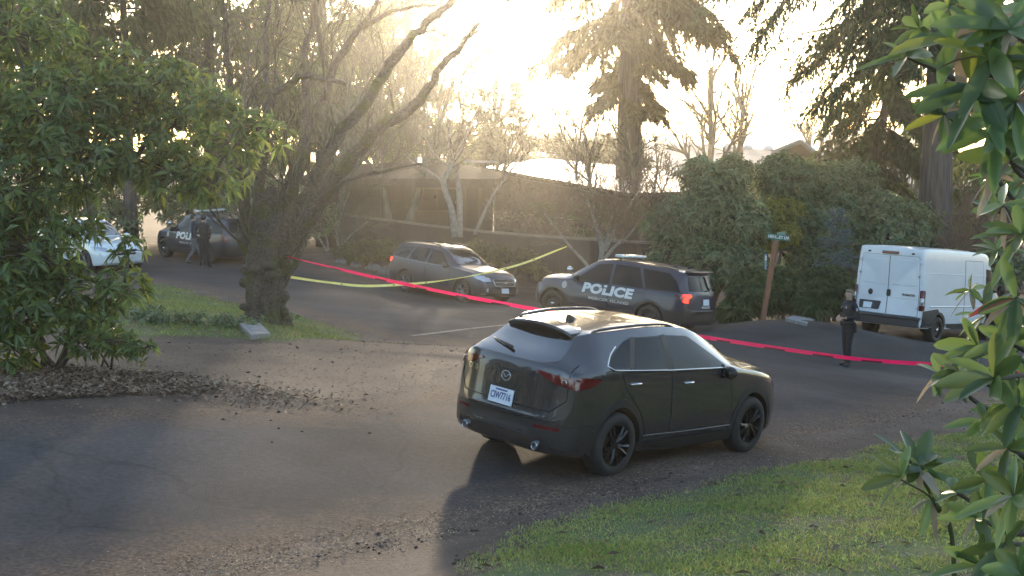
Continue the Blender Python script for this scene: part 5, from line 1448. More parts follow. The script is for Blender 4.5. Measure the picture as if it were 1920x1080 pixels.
def grow(r_, p, d, L, r, lvl, spec, out, tips):
    """recursive branching; spec[lvl] = (children, angle, length ratio, wander, lift)"""
    nch, ang, ratio, wander, lift = spec[lvl]
    n = 7 if lvl == 0 else (5 if lvl == 1 else 4)
    P = [np.array(p, float)]; d = unit(d)
    for i in range(n):
        d = unit(d + r_.normal(0, wander, 3) + np.array([0, 0, lift]))
        P.append(P[-1] + d * L / n)
    P = np.array(P); R = np.linspace(r, r * (.35 if lvl < len(spec) - 1 else .25), n + 1)
    out.append((lvl, P, R))
    if lvl + 1 >= len(spec):
        tips.append((P[-1], d)); return
    for k in range(nch):
        t = r_.uniform(.22, 1.0) if lvl else r_.uniform(.3, 1.0)
        i = min(int(t * n), n - 1); q = P[i] + (P[i + 1] - P[i]) * (t * n - i)
        dd = unit(P[i + 1] - P[i]); side = unit(np.cross(dd, r_.normal(0, 1, 3)))
        a = ang * r_.uniform(.6, 1.3)
        grow(r_, q, dd * math.cos(a) + side * math.sin(a), L * ratio * r_.uniform(.7, 1.2) * (1.15 - .5 * t), R[i] * .62, lvl + 1, spec, out, tips)

def branch_parts(root, out, mats, thick=0.02, names=('trunk', 'crown'), tmin=0.):
    gt, gc = Geo(), Geo()
    for lvl, P, R in out:
        P = P - np.array(root.location)
        if lvl == 0 or R[0] > thick: gt.tube(P, R, 8 if lvl == 0 else 6, cap=False)
        else: gc.tube(P, np.maximum(R, tmin), 3, cap=False)
    gt.build(names[0], mats[0], root, smooth=True)
    if gc.n: gc.build(names[1], mats[1], root)

def bare_tree(label, u, d, hpx, r, seed, mats=('grey_bark', 'twig'), lean=(0, 0), spec=None, group=None, stems=1, cat='tree', name='bare_tree', v0=None, tmin=.004, spread=.25):
    """a leafless tree at photo column u and distance d whose top reaches photo row hpx"""
    r_ = np.random.default_rng(seed)
    x = (u - 960) / F * d; z = H(x, d)
    top = at(u, hpx, d)[2]; h = top - z
    root = empty(name, (x, d, z)); tag(root, label, cat, group)
    out, tips = [], []
    spec = spec or [(11, .65, .52, .07, .03), (7, .6, .5, .13, .05), (6, .6, .5, .18, .05), (0, .6, .5, .2, .05)]
    for s in range(stems):
        dd = (lean[0] + (r_.normal(0, spread) if stems > 1 else 0), lean[1] + (r_.normal(0, spread) if stems > 1 else 0), 1)
        grow(r_, (x + (r_.normal(0, .12) if stems > 1 else 0), d, z - .1), dd, h * .86 * (r_.uniform(.75, 1) if s else 1), r * (1 if s == 0 else .75), 0, spec, out, tips)
    branch_parts(root, out, (M[mats[0]], M[mats[1]]), r * .22, tmin=tmin)
    return root

def conifer(label, u, d, hpx_top, r, seed, first=.25, blen=4., nb=60, spray=1., mats=('conifer_bark', 'needle'), group=None, droop=.55, height=None, side=None, card=(.30, .075), dens=1., name='conifer', lean=(0, 0), low=(.62, 1.1)):
    r_ = np.random.default_rng(seed)
    x = (u - 960) / F * d; z = H(x, d)
    h = height or (at(u, hpx_top, d)[2] - z)
    root = empty(name, (x, d, z)); tag(root, label, 'tree', group)
    gt = Geo(); t = np.linspace(0, 1, 10)
    tp = np.stack([lean[0] * t, lean[1] * t, h * t], 1)
    gt.tube(tp - [0, 0, .2], r * (1.25 * (1 - t) ** 6 * .25 + (1 - .86 * t)), 12)
    g = Geo(); gb = Geo()
    for k in range(nb):
        t0 = first + (1 - first) * ((k + r_.uniform(0, 1)) / nb)
        az = r_.uniform(0, 2 * math.pi)
        if side is not None and r_.uniform() < .55: az = side + r_.normal(0, .7)
        q_ = (t0 - first) / (1 - first); L = blen * min(low[0] + low[1] * q_, 1, 1.75 * (1.04 - q_)) * r_.uniform(.45, 1.2)
        rt = r * (1 - .86 * t0)
        p0 = np.array([lean[0] * t0, lean[1] * t0, h * t0]) + rt * .7 * np.array([math.cos(az), math.sin(az), 0])
        n = 8; s = np.linspace(0, 1, n + 1)
        dr = droop * r_.uniform(.5, 1.4)
        path = p0 + np.stack([math.cos(az) * L * s, math.sin(az) * L * s, L * (.12 * s - dr * s ** 1.8 + .18 * dr * s ** 4)], 1) + np.cumsum(r_.normal(0, .02 * L, (n + 1, 3)), 0) * s[:, None]
        gb.tube(path, np.linspace(max(.02, .016 * L), .006, n + 1), 4, cap=False)
        # side sprays hang from the branch
        m = int(L * 9 * spray)
        ts = r_.uniform(.12, 1.0, m); i = np.minimum((ts * n).astype(int), n - 1); q = path[i] + (path[i + 1] - path[i]) * (ts * n - i)[:, None]
        sg = r_.choice([-1, 1], m); a2 = az + sg * r_.uniform(.5, 1.2, m)
        sl = L * .22 * r_.uniform(.5, 1.3, m) * (1.1 - .5 * ts) + .15
        sd = np.stack([np.cos(a2), np.sin(a2), -r_.uniform(.35, 1.1, m)], 1); sd = unit(sd)
        nc = max(3, int(6 * dens))
        for c in range(nc):
            f_ = (c + r_.uniform(.2, .9, m)) / nc
            pp = q + sd * (sl * f_)[:, None] - np.array([0, 0, 1]) * (sl * .35 * f_ ** 2)[:, None]
            dd = unit(sd * .8 + r_.normal(0, .45, (m, 3)) - np.array([0, 0, .55]))
            leaves(g, pp, dd, r_.normal(0, 1, (m, 3)), card[0] * r_.uniform(.6, 1.3, m), card[1] * r_.uniform(.7, 1.4, m), 0, .15)
    gt.build('trunk', M[mats[0]], root, smooth=True)
    for V_, q_ in zip(gb.V, gb.Q): g.add(V_, q_ - q_.min(), None, 1)
    g.build('crown', [M[mats[1]], M['twig']], root)
    return root

def leafy(name, label, cat, base, lumps, whorls, leaf, m, seed, stem_m='bark', group=None, nl=8, sections=1, stem_r=.05, stems=4, droop=.25, per_twig=.5, mixed=None, mixfrac=.0, shell=.55, up=.45, twig_r=.006):
    """an evergreen shrub: stems run from the base to leaf masses (lumps: centre, radius), whorls of leaves fill their shells"""
    r_ = np.random.default_rng(seed); base = np.array(base, float)
    root = empty(name, tuple(base)); tag(root, label, cat, group)
    gs, gl = Geo(), Geo()
    vol = np.array([q[1] ** 2 for q in lumps]); vol /= vol.sum()
    bp = [base + np.array([r_.normal(0, .18), r_.normal(0, .18), -.05]) * min(1, lumps[0][1] * 2) for _ in range(stems)]
    cnt = r_.multinomial(whorls, vol)
    order = sorted(range(len(lumps)), key=lambda q: np.linalg.norm(np.array(lumps[q][0]) - base)); done = []
    for i in order:
        (c, rad), k = lumps[i], cnt[i]
        c = np.array(c, float)
        b = bp[i % stems]
        if len(done) >= stems:
            sc_ = [np.linalg.norm(c - q) + .45 * np.linalg.norm(q - base) for q in done]; jb = int(np.argmin(sc_))
            if sc_[jb] < np.linalg.norm(c - base) * 1.15: b = done[jb]
        done.append(c); mid = b + (c - b) * .5 + r_.normal(0, .12, 3) * np.linalg.norm(c - b) * .4 + np.array([0, 0, .1]) * np.linalg.norm(c - b)
        path = crom(np.array([b, mid, c]), 6)
        gs.tube(path - base, np.linspace(stem_r if i in order[:stems] else stem_r * .55, stem_r * .3, len(path)), 6, cap=False)
        if k == 0: continue
        dirs = unit(r_.normal(0, 1, (k, 3))); dirs[:, 2] = dirs[:, 2] * .85 + .1
        rr = rad * (shell + (1 - shell) * r_.uniform(0, 1, k) ** .6) * r_.uniform(.85, 1.15, k)
        P = c + dirs * rr[:, None] * np.array([1, 1, .85])
        ax = unit(dirs * .8 + np.array([0, 0, up]) + r_.normal(0, .3, (k, 3)))
        for j in range(k):
            if r_.uniform() < per_twig: gs.tube(np.array([c + dirs[j] * rr[j] * .2 - base, c + dirs[j] * rr[j] * .65 + r_.normal(0, .04, 3) * rad - base, P[j] - base]), [twig_r * 1.6, twig_r * 1.2, twig_r], 3, cap=False)
        t1 = unit(np.cross(ax, r_.normal(0, 1, (k, 3)))); t2 = np.cross(ax, t1)
        for q in range(nl):
            a = 2 * math.pi * q / nl + r_.normal(0, .3, k)
            el = r_.uniform(-.35, .75, k)
            d = (np.cos(a)[:, None] * t1 + np.sin(a)[:, None] * t2) * np.cos(el)[:, None] + ax * np.sin(el)[:, None]
            d[:, 2] -= .12
            keep = r_.uniform(0, 1, k) < .9
            mi = (r_.uniform(0, 1, k) < mixfrac).astype(int) if mixed else np.zeros(k, int)
            for mm in (0, 1):
                s_ = keep & (mi == mm)
                if s_.any(): leaves(gl, P[s_] - base, d[s_], ax[s_] + r_.normal(0, .35, (s_.sum(), 3)), leaf[0] * r_.uniform(.6, 1.2, s_.sum()), leaf[1] * r_.uniform(.7, 1.2, s_.sum()), mm, droop, sections)
    gs.build('stems', M[stem_m], root, smooth=True)
    gl.build('foliage', [m] + ([mixed] if mixed else []), root)
    return root

def lump(u, v, d, r): return (at(u, v, d), r)

# ---- the old mossy tree: one burly stump, many stems
tb = at(497, 604, 24); tb[2] = H(tb[0], tb[1])
t_root = empty('mossy_tree', tuple(tb)); tag(t_root, 'old many stemmed bare tree with a burly mossy trunk on the grass verge', 'tree')
mr = np.random.default_rng(21)
g = Geo(); k = 72; th = np.arange(k) * 2 * math.pi / k; rows_ = []
prof = [(-.2, .60), (.0, .54), (.12, .45), (.3, .41), (.5, .45), (.7, .42), (.85, .37), (1.05, .41), (1.3, .40), (1.55, .39), (1.8, .40), (2.05, .37), (2.3, .30), (2.5, .20), (2.62, .09), (2.66, .01)]
for z, r in prof:
    r *= .86
    wob = r * (1 + .10 * np.sin(3 * th + z * 2.1) + .08 * np.sin(5 * th - z * 4) + .055 * np.sin(13 * th + 1.5 * np.sin(z * 5)) + mr.normal(0, .018, k))
    cx = .02 * z + .10 * max(0, z - 1.2)
    rows_.append(np.stack([cx + wob * np.cos(th), wob * np.sin(th) * .9, np.full(k, z) + mr.normal(0, .02, k)], 1))
V = np.array(rows_).reshape(-1, 3); i = np.arange(len(prof) - 1)[:, None] * k; j = np.arange(k)[None]; j2 = (j + 1) % k
g.add(V, np.stack([i + j, i + j2, i + k + j2, i + k + j], -1).reshape(-1, 4))
for _ in range(26):
    a = mr.uniform(0, 2 * math.pi); z = mr.choice([mr.uniform(.0, .35), mr.uniform(.5, 1.3)]); rr = .37
    ellipsoid(g, (rr * math.cos(a), rr * math.sin(a) * .9, z), (mr.uniform(.07, .17), mr.uniform(.07, .15), mr.uniform(.06, .15)), 0, 9, 6)
# the bark with moss on its upper faces
M['mossy_bark'] = bpy.data.materials.new('mossy_bark'); M['mossy_bark'].use_nodes = True
def mossy(m, amount=.42):
    nt = m.node_tree; N, L = nt.nodes, nt.links; b = N['Principled BSDF']; b.inputs['Roughness'].default_value = .95
    tc = N.new('ShaderNodeTexCoord'); n1 = N.new('ShaderNodeTexNoise'); n1.inputs['Scale'].default_value = 2.2; n1.inputs['Detail'].default_value = 7; L.new(tc.outputs['Object'], n1.inputs['Vector'])
    n2 = N.new('ShaderNodeTexNoise'); n2.inputs['Scale'].default_value = 22; n2.inputs['Detail'].default_value = 8; L.new(tc.outputs['Object'], n2.inputs['Vector'])
    r2 = N.new('ShaderNodeValToRGB'); r2.color_ramp.elements[0].position = .3; r2.color_ramp.elements[1].position = .7; r2.color_ramp.elements[0].color = (.035, .028, .022, 1); r2.color_ramp.elements[1].color = (.115, .098, .08, 1); L.new(n2.outputs['Fac'], r2.inputs['Fac'])
    r3 = N.new('ShaderNodeValToRGB'); r3.color_ramp.elements[0].color = (.04, .045, .012, 1); r3.color_ramp.elements[1].color = (.10, .105, .022, 1); L.new(n2.outputs['Fac'], r3.inputs['Fac'])
    r1 = N.new('ShaderNodeValToRGB'); r1.color_ramp.elements[0].position = amount; r1.color_ramp.elements[1].position = amount + .15; L.new(n1.outputs['Fac'], r1.inputs['Fac'])
    mx = N.new('ShaderNodeMix'); mx.data_type = 'RGBA'; L.new(r1.outputs['Color'], mx.inputs[0]); L.new(r2.outputs['Color'], mx.inputs[6]); L.new(r3.outputs['Color'], mx.inputs[7]); L.new(mx.outputs[2], b.inputs['Base Color'])
    bp = N.new('ShaderNodeBump'); bp.inputs['Strength'].default_value = 1.; bp.inputs['Distance'].default_value = .05; L.new(n2.outputs['Fac'], bp.inputs['Height']); L.new(bp.outputs['Normal'], b.inputs['Normal'])
mossy(M['mossy_bark'], .50)
g.build('trunk', M['mossy_bark'], t_root, smooth=True)
limbs = [  # photo pixels (u, v, distance) and radii: the limbs read from the photograph
    ([(545, 455, 24), (600, 375, 23.9), (665, 290, 23.7), (720, 232, 23.4), (775, 200, 23.2), (820, 135, 23), (865, 85, 22.8), (900, 40, 22.6)], (.165, .155, .14, .125, .10, .075, .055, .035)),
    ([(530, 450, 24), (585, 350, 24.2), (635, 255, 24.4), (690, 190, 24.6), (745, 105, 24.8), (800, 45, 25), (850, 0, 25.2), (900, -60, 25.4)], (.155, .135, .12, .11, .10, .085, .07, .05)),
    ([(500, 450, 24), (545, 330, 24.6), (590, 210, 25), (640, 110, 25.3), (690, 30, 25.5), (740, -60, 25.8)], (.13, .10, .085, .065, .05, .035)),
    ([(462, 450, 24), (455, 320, 23.8), (435, 200, 23.5), (425, 90, 23.3), (415, -20, 23.1)], (.15, .115, .085, .06, .04)),
    ([(478, 450, 24), (490, 320, 24.6), (500, 200, 25), (497, 90, 25.4), (510, -30, 25.8)], (.14, .10, .075, .06, .04)),
    ([(470, 330, 24), (505, 200, 23.6), (540, 160, 23.4), (572, 142, 23.2), (610, 148, 23), (650, 160, 22.8)], (.08, .075, .07, .06, .045, .03)),
    ([(540, 400, 24), (575, 250, 24.8), (570, 120, 25.2), (590, 20, 25.5), (600, -60, 25.8)], (.14, .10, .08, .06, .04)),
    ([(585, 400, 24), (640, 345, 23.4), (720, 320, 23), (790, 305, 22.8)], (.07, .05, .035, .02)),
    ([(620, 130, 25.3), (660, 70, 25.5), (700, 40, 25.6), (760, 15, 25.8), (820, 10, 26)], (.07, .06, .05, .035, .02)),
]
gtw = Geo(); nlimb = 0
for pts, rad in limbs:
    if pts[0][1] > 380: pts = [(500 + (pts[0][0] - 500) * .30, 545, 24), (500 + (pts[0][0] - 500) * .62, 495, 24)] + pts; rad = (rad[0] * .9, rad[0] * .95) + tuple(rad)
    P = crom(np.array([at(*q) for q in pts]), 5); R = np.interp(np.linspace(0, 1, len(P)), np.linspace(0, 1, len(rad)), rad)
    P = P + mr.normal(0, .02, P.shape)
    g = Geo(); g.tube(P - tb, R * mr.uniform(.93, 1.07, len(R)), 9); g.build('limb', M['mossy_bark'], t_root, smooth=True)
    out, tips = [], []
    spec = [(0,), (6, .55, .55, .14, .07), (5, .5, .55, .16, .06), (0, .5, .5, .2, .05)]
    for _ in range(5):
        i = mr.integers(len(P) // 4, len(P) - 1); d = unit(P[i + 1] - P[i]); sd = unit(np.cross(d, mr.normal(0, 1, 3)))
        up = unit(d * .5 + sd * .7 + np.array([0, 0, .55]))
        grow(mr, P[i], up, mr.uniform(1.2, 3.2), max(.012, R[i] * .22), 1, spec, out, tips)
    for lvl, Q_, R_ in out: gtw.tube(Q_ - tb, np.maximum(R_, .005), 4 if lvl == 1 else 3, cap=False)
# straight water shoots off the trunk
for _ in range(10):
    u0 = mr.uniform(455, 600); p0 = at(u0, mr.uniform(300, 440), 24 + mr.normal(0, .3)); L = mr.uniform(1.2, 3.4)
    d = unit(np.array([mr.normal(.05, .18), mr.normal(0, .18), 1])); s = np.linspace(0, 1, 6)[:, None]
    gtw.tube(p0 + d * L * s + np.cumsum(mr.normal(0, .03, (6, 3)), 0) - tb, np.linspace(.018, .005, 6), 4, cap=False)
gtw.build('crown', M['twig'], t_root)

# ---- the big rhododendron at the left, its low offshoot, ivy under the tree
rb = at(90, 685, 16.0); rb[2] = H(rb[0], rb[1])
lumps_l = [lump(*q) for q in [(20, 60, 16.6, .85), (-60, 250, 16.5, 1.0), (70, 210, 16.2, .75), (30, 350, 15.8, .8), (150, 300, 16.2, .75), (210, 200, 16.8, .55), (250, 300, 16.4, .6), (320, 240, 16.6, .5), (330, 330, 16.2, .5), (400, 200, 16.4, .42), (430, 280, 16.2, .40),
     (480, 235, 16.0, .26), (520, 262, 16.0, .22), (400, 345, 16.0, .36), (60, 470, 15.6, .75), (-40, 560, 15.4, .8), (130, 550, 15.5, .4), (230, 545, 15.5, .36), (60, 590, 15.3, .55), (190, 600, 15.4, .35), (-60, 420, 16, .9), (310, 150, 17, .4), (140, 130, 17, .35), (170, 430, 15.9, .22), (105, 440, 15.8, .28), (240, 468, 15.8, .2), (360, 150, 17, .3), (205, 120, 17, .4), (262, 195, 16.8, .45), (170, 190, 16.6, .5), (20, 650, 15.2, .4), (150, 640, 15.3, .25)]]
leafy('rhododendron', 'tall leafy rhododendron filling the left edge beside the gravel', 'shrub', rb, lumps_l, 2150, (.185, .058), M['rhodo'], 31, nl=8, stem_r=.045, stems=6, droop=.22, mixed=M['yellow_leaf'], mixfrac=.045)
sb2 = ground_px(205, 690); leafy('rhododendron', 'low straggly rhododendron offshoot growing out of the dry leaves', 'shrub', sb2, [lump(215, 640, 14.8, .26), lump(265, 660, 14.7, .22), (np.array(sb2) + [0.1, 0, .3], .22), lump(160, 650, 14.9, .2)], 110, (.11, .04), M['rhodo'], 33, nl=8, stem_r=.02, stems=3)
iv = ground_px(330, 600); leafy('ivy', 'dark ivy mat spreading at the foot of the mossy tree', 'ground plant', iv, [(ground_px(u, v) + [0, 0, .05], r) for u, v, r in ((300, 610, .35), (360, 612, .35), (420, 615, .3), (470, 618, .3), (540, 606, .22), (270, 600, .35))], 330, (.10, .06), M['laurel'], 34, nl=6, stem_r=.012, stems=2, per_twig=.15, shell=.2)

# ---- shrubs and evergreens beyond the street
def shrub(name, label, u, v, d, L_, n, leaf, m, seed, **kw):
    b = at(u, v, d); b[2] = H(b[0], b[1])
    return leafy(name, label, kw.pop('cat', 'shrub'), b, [lump(*q) for q in L_], n, leaf, M[m], seed, **kw)
shrub('evergreen_shrub', 'broad dark evergreen shrub rising behind the nearest police car', 1330, 560, 38.5, [(1290, 420, 39, 1.2), (1340, 355, 39.5, 1.0), (1380, 420, 39, 1.2), (1330, 500, 38, 1.1), (1260, 500, 38.5, .9), (1400, 510, 38, 1.0), (1310, 325, 40, .7), (1370, 322, 40.5, .7), (1240, 430, 39, .7)], 2300, (.26, .095), 'laurel', 41, nl=6, shell=.55, stem_r=.09)
shrub('evergreen_shrub', 'dense evergreen shrub above the street sign', 1500, 560, 41, [(1470, 340, 41, 1.1), (1530, 348, 42, 1.0), (1500, 420, 41, 1.2), (1560, 400, 41.5, 1.1), (1440, 440, 40.5, .9), (1600, 340, 43, .9), (1530, 490, 40, 1.0), (1450, 325, 43, .7)], 2300, (.26, .09), 'laurel_dark', 42, nl=6, shell=.55, stem_r=.09)
shrub('evergreen_shrub', 'rounded evergreen shrub behind the white van', 1660, 500, 42, [(1640, 400, 42, 1.1), (1700, 430, 41.5, 1.0), (1590, 430, 41.5, .9), (1660, 460, 41, 1.2), (1730, 410, 43, .8), (1610, 370, 43, .8)], 1700, (.25, .09), 'laurel', 43, nl=6, shell=.55, stem_r=.08)
shrub('yellow_shrub', 'sunlit yellow green shrub behind the street sign post', 1440, 540, 39.2, [(1440, 400, 39.2, .6), (1470, 440, 39, .55), (1425, 455, 39.2, .5), (1480, 395, 39.4, .5)], 420, (.18, .07), 'yellow_leaf', 44, nl=7)
shrub('evergreen_shrub', 'low dark evergreen shrub left of the wagon', 690, 510, 43.5, [(680, 475, 43.5, .75), (720, 470, 43.8, .6), (650, 480, 44, .6), (740, 480, 43, .45)], 700, (.13, .05), 'olive', 45, nl=7)
shrub('evergreen_shrub', 'olive coloured shrub between the wagon and the boundary wall', 950, 500, 42.8, [(930, 480, 43, .6), (985, 490, 42.4, .55), (890, 465, 43.4, .45), (1010, 510, 42, .4)], 520, (.12, .045), 'olive', 46, nl=7)
shrub('evergreen_shrub', 'pale green shrub on the bank above the boundary wall', 1100, 440, 48, [(1060, 400, 49, .9), (1130, 410, 48, .9), (1010, 400, 49, .7), (1190, 405, 47, .8), (1100, 425, 47, .8), (1230, 415, 46, .7)], 900, (.15, .05), 'olive', 47, nl=6, shell=.2)
shrub('brown_shrub', 'leafless brown shrub mass spilling over the boundary wall', 1010, 445, 46.5, [(990, 415, 46.5, .6), (1060, 425, 46, .6), (950, 410, 47, .5), (1130, 430, 45.5, .6)], 300, (.12, .02), 'dead_leaf', 48, nl=4, stem_m='brown_twig', per_twig=1., shell=.1, stems=8)
shrub('fern_bank', 'ferny undergrowth on the bank beside the street sign', 1480, 600, 34.2, [(1400, 565, 34.6, .55), (1440, 560, 35, .6), (1490, 555, 35, .65), (1540, 555, 34.8, .6), (1375, 590, 33.6, .4), (1520, 580, 34, .4), (1580, 560, 35, .5), (1410, 530, 36, .6), (1470, 525, 36.5, .6), (1550, 525, 36.5, .6), (1435, 540, 35.6, .5)], 1050, (.34, .045), 'fern', 49, nl=8, droop=.5, stem_r=.012, per_twig=.2, cat='ferns', up=.9, shell=.3)
shrub('low_hedge', 'dark low hedge behind the white van', 1760, 560, 39.5, [(1700, 520, 39.5, .8), (1760, 500, 39.5, .9), (1820, 520, 39.5, .9), (1880, 500, 39.5, 1.0), (1640, 530, 39, .7)], 1100, (.15, .06), 'laurel', 50, nl=7, cat='hedge')
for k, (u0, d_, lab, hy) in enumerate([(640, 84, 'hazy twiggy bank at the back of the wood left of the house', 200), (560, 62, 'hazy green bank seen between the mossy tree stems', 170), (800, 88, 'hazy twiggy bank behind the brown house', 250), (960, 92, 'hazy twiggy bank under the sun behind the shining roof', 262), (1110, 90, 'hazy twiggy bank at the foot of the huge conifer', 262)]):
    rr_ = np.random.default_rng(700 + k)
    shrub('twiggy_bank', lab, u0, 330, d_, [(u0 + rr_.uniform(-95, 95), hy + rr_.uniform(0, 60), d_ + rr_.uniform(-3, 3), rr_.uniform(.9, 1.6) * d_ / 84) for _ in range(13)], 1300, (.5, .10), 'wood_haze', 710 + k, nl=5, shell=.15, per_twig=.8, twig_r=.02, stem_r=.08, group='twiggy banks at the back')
# left background greenery behind the far cars
shrub('evergreen_shrub', 'dark evergreen bank behind the white car', 130, 470, 50, [(40, 390, 50, 1.6), (140, 380, 51, 1.6), (230, 370, 52, 1.6), (90, 440, 49, 1.4), (200, 430, 49.5, 1.4), (-40, 420, 49, 1.6)], 1600, (.24, .09), 'laurel', 51, nl=7, stem_r=.1)
shrub('evergreen_shrub', 'dark evergreen bank behind the far police car', 390, 460, 53, [(320, 360, 53, 1.7), (400, 345, 54, 1.8), (470, 360, 53, 1.6), (540, 380, 52, 1.4), (360, 410, 52, 1.4), (450, 415, 51, 1.4), (590, 410, 51, 1.2), (540, 440, 49.5, 1.0)], 1900, (.24, .09), 'laurel', 52, nl=7, stem_r=.1)
# blue green young conifer
def young_conifer(name, label, u, v, d, hpx, rad, m, seed, n=1500, card=(.16, .035)):
    r_ = np.random.default_rng(seed); b = at(u, v, d); b[2] = H(b[0], b[1]); h = at(u, hpx, d)[2] - b[2]
    root = empty(name, tuple(b)); tag(root, label, 'tree')
    g = Geo(); g.tube([(0, 0, -.1), (0, 0, h * .5), (0, 0, h * .97)], [.07, .045, .01], 7); g.build('trunk', M['bark'], root, smooth=True)
    gl = Geo(); gb = Geo()
    for k in range(int(60)):
        t = r_.uniform(.06, .98); a = r_.uniform(0, 6.28); L = rad * (1 - t) ** .8 * r_.uniform(.7, 1.15) + .08
        s = np.linspace(0, 1, 6); P = np.stack([np.cos(a) * L * s, np.sin(a) * L * s, h * t + L * (.25 * s - .25 * s ** 2)], 1)
        gb.tube(P, np.linspace(.014, .004, 6), 3, cap=False)
        m_ = int(n / 60 * (.4 + L / rad)); ts = r_.uniform(.15, 1, m_); q = np.stack([np.interp(ts, s, P[:, c]) for c in range(3)], 1)
        q = q + r_.normal(0, .05, q.shape)
        leaves(gl, q, np.stack([np.cos(a + r_.normal(0, .9, m_)), np.sin(a + r_.normal(0, .9, m_)), r_.normal(.1, .4, m_)], 1), r_.normal(0, 1, (m_, 3)), card[0] * r_.uniform(.7, 1.4, m_), card[1], 0, .1)
    for V_, q_ in zip(gb.V, gb.Q): gl.add(V_, q_ - q_.min(), None, 1)
    gl.build('crown', [M[m], M['twig']], root)
young_conifer('young_conifer', 'young blue green conifer between the street sign and the van', 1565, 560, 38.2, 388, 1.15, 'blue_needle', 61, 5200)
young_conifer('slim_conifer', 'slim columnar conifer silhouetted under the sun', 968, 400, 84, 150, 1.2, 'needle', 62, 3600, (.4, .1))
young_conifer('slim_conifer', 'dark columnar conifer standing over the house roof left of the sun', 905, 400, 88, 190, 1.6, 'needle', 63, 3600, (.4, .1))

# big conifers
conifer('tall conifer with a bare two toned trunk on the right above the van', 1752, 43, None, .56, 71, first=.28, blen=7.2, nb=160, spray=1.3, dens=1.5, height=31, side=math.pi, droop=.75, mats=('conifer_bark', 'needle'), card=(.26, .07))
conifer('huge hazy conifer right of the sun with drooping boughs', 1178, 62, None, .66, 72, first=.215, blen=5.6, nb=190, spray=1.4, dens=1.5, height=36, droop=.75, mats=('conifer_bark', 'needle_brown'), card=(.42, .12), low=(.28, 2.4))
conifer('leaning dark cedar between the sun and the tall conifer trunk', 1590, 52, None, .36, 73, first=.12, blen=3.0, nb=90, spray=1.6, dens=1.5, height=13, droop=.75, mats=('conifer_bark', 'needle'), card=(.28, .09), lean=(2.4, 0))
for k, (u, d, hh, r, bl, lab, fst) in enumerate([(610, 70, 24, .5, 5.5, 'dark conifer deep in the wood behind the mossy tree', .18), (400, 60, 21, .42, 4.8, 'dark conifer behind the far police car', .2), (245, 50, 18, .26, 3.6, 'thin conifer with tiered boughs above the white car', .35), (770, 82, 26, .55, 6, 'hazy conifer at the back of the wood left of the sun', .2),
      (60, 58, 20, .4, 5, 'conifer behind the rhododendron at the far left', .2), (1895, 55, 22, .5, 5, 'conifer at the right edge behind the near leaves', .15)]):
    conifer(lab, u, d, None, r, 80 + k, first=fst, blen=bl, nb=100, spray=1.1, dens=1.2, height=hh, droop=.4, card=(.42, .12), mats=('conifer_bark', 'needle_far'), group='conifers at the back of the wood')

# bare trees
BT = [(1318, 76, 70, .30, 2, 'forked bare tree standing against the bright sky right of the sun', 'grey_bark'), (1365, 80, 95, .26, 1, 'slender bare tree beside the forked one against the sky', 'grey_bark'), (1510, 88, 130, .2, 1, 'distant bare tree above the white gable', 'grey_bark'),
      (640, 46, 60, .15, 1, 'bare twiggy tree just behind the mossy limbs', 'grey_bark'), (735, 52, 60, .18, 2, 'bare twiggy tree over the brown house', 'grey_bark'), (805, 58, 70, .18, 2, 'bare twiggy tree behind the pale forked tree', 'grey_bark'), (870, 64, 110, .17, 2, 'hazy bare tree directly left of the sun', 'grey_bark'),
      (930, 72, 170, .16, 1, 'low hazy bare tree below the sun', 'grey_bark'), (1075, 60, 190, .14, 1, 'hazy bare tree in front of the shining roof', 'grey_bark'), (1130, 54, 200, .14, 2, 'dense twiggy tree in front of the huge conifer', 'grey_bark'), (1210, 53, 190, .14, 2, 'dense twiggy tree right of the huge conifer', 'grey_bark'),
      (470, 48, 60, .14, 1, 'bare tree over the far police car', 'grey_bark'), (360, 52, 40, .15, 1, 'bare tree behind the far parked cars', 'grey_bark'), (690, 60, 40, .2, 2, 'tall bare tree in the wood left of the house', 'grey_bark'), (1020, 80, 200, .15, 1, 'far bare tree under the sun gap', 'grey_bark'), (1680, 70, 180, .16, 2, 'bare tree behind the cedar boughs', 'grey_bark')]
for k, (u, d, hp_, r, st, lab, bk) in enumerate(BT):
    bare_tree(lab, u, d, hp_, r, 200 + k, (bk, 'twig'), stems=st, group='bare trees in the wood', tmin=.0045 + .00012 * d, spec=None if st == 1 else [(10, .6, .5, .07, .03), (7, .55, .5, .13, .06), (5, .55, .5, .17, .05), (0, .6, .5, .2, .05)])
# pale forked tree before the house
def explicit_tree(name, label, base, limbs_, mats, seed, ntw, tl, cat='tree', tmin=.006):
    r_ = np.random.default_rng(seed); base = np.array(base, float); base[2] = H(base[0], base[1])
    root = empty(name, tuple(base)); tag(root, label, cat)
    gt, gc = Geo(), Geo()
    for pts, rad in limbs_:
        P = crom(np.array([at(*q) for q in pts]), 5); P[0][2] = min(P[0][2], P[0][2])
        R = np.interp(np.linspace(0, 1, len(P)), np.linspace(0, 1, len(rad)), rad)
        gt.tube(P - base, R, 8)
        out, tips = [], []
        spec = [(0,), (6, .6, .55, .14, .06), (4, .55, .5, .18, .05), (0, .5, .5, .2, .05)]
        for _ in range(ntw):
            i = r_.integers(len(P) // 3, len(P) - 1); d = unit(P[i + 1] - P[i]); sd = unit(np.cross(d, r_.normal(0, 1, 3)))
            grow(r_, P[i], unit(d * .6 + sd * .8 + [0, 0, .25]), r_.uniform(*tl), max(.010, R[i] * .3), 1, spec, out, tips)
        for lvl, Q_, R_ in out: gc.tube(Q_ - base, np.maximum(R_, tmin), 3, cap=False)
    gt.build('trunk', M[mats[0]], root, smooth=True); gc.build('crown', M[mats[1]], root)
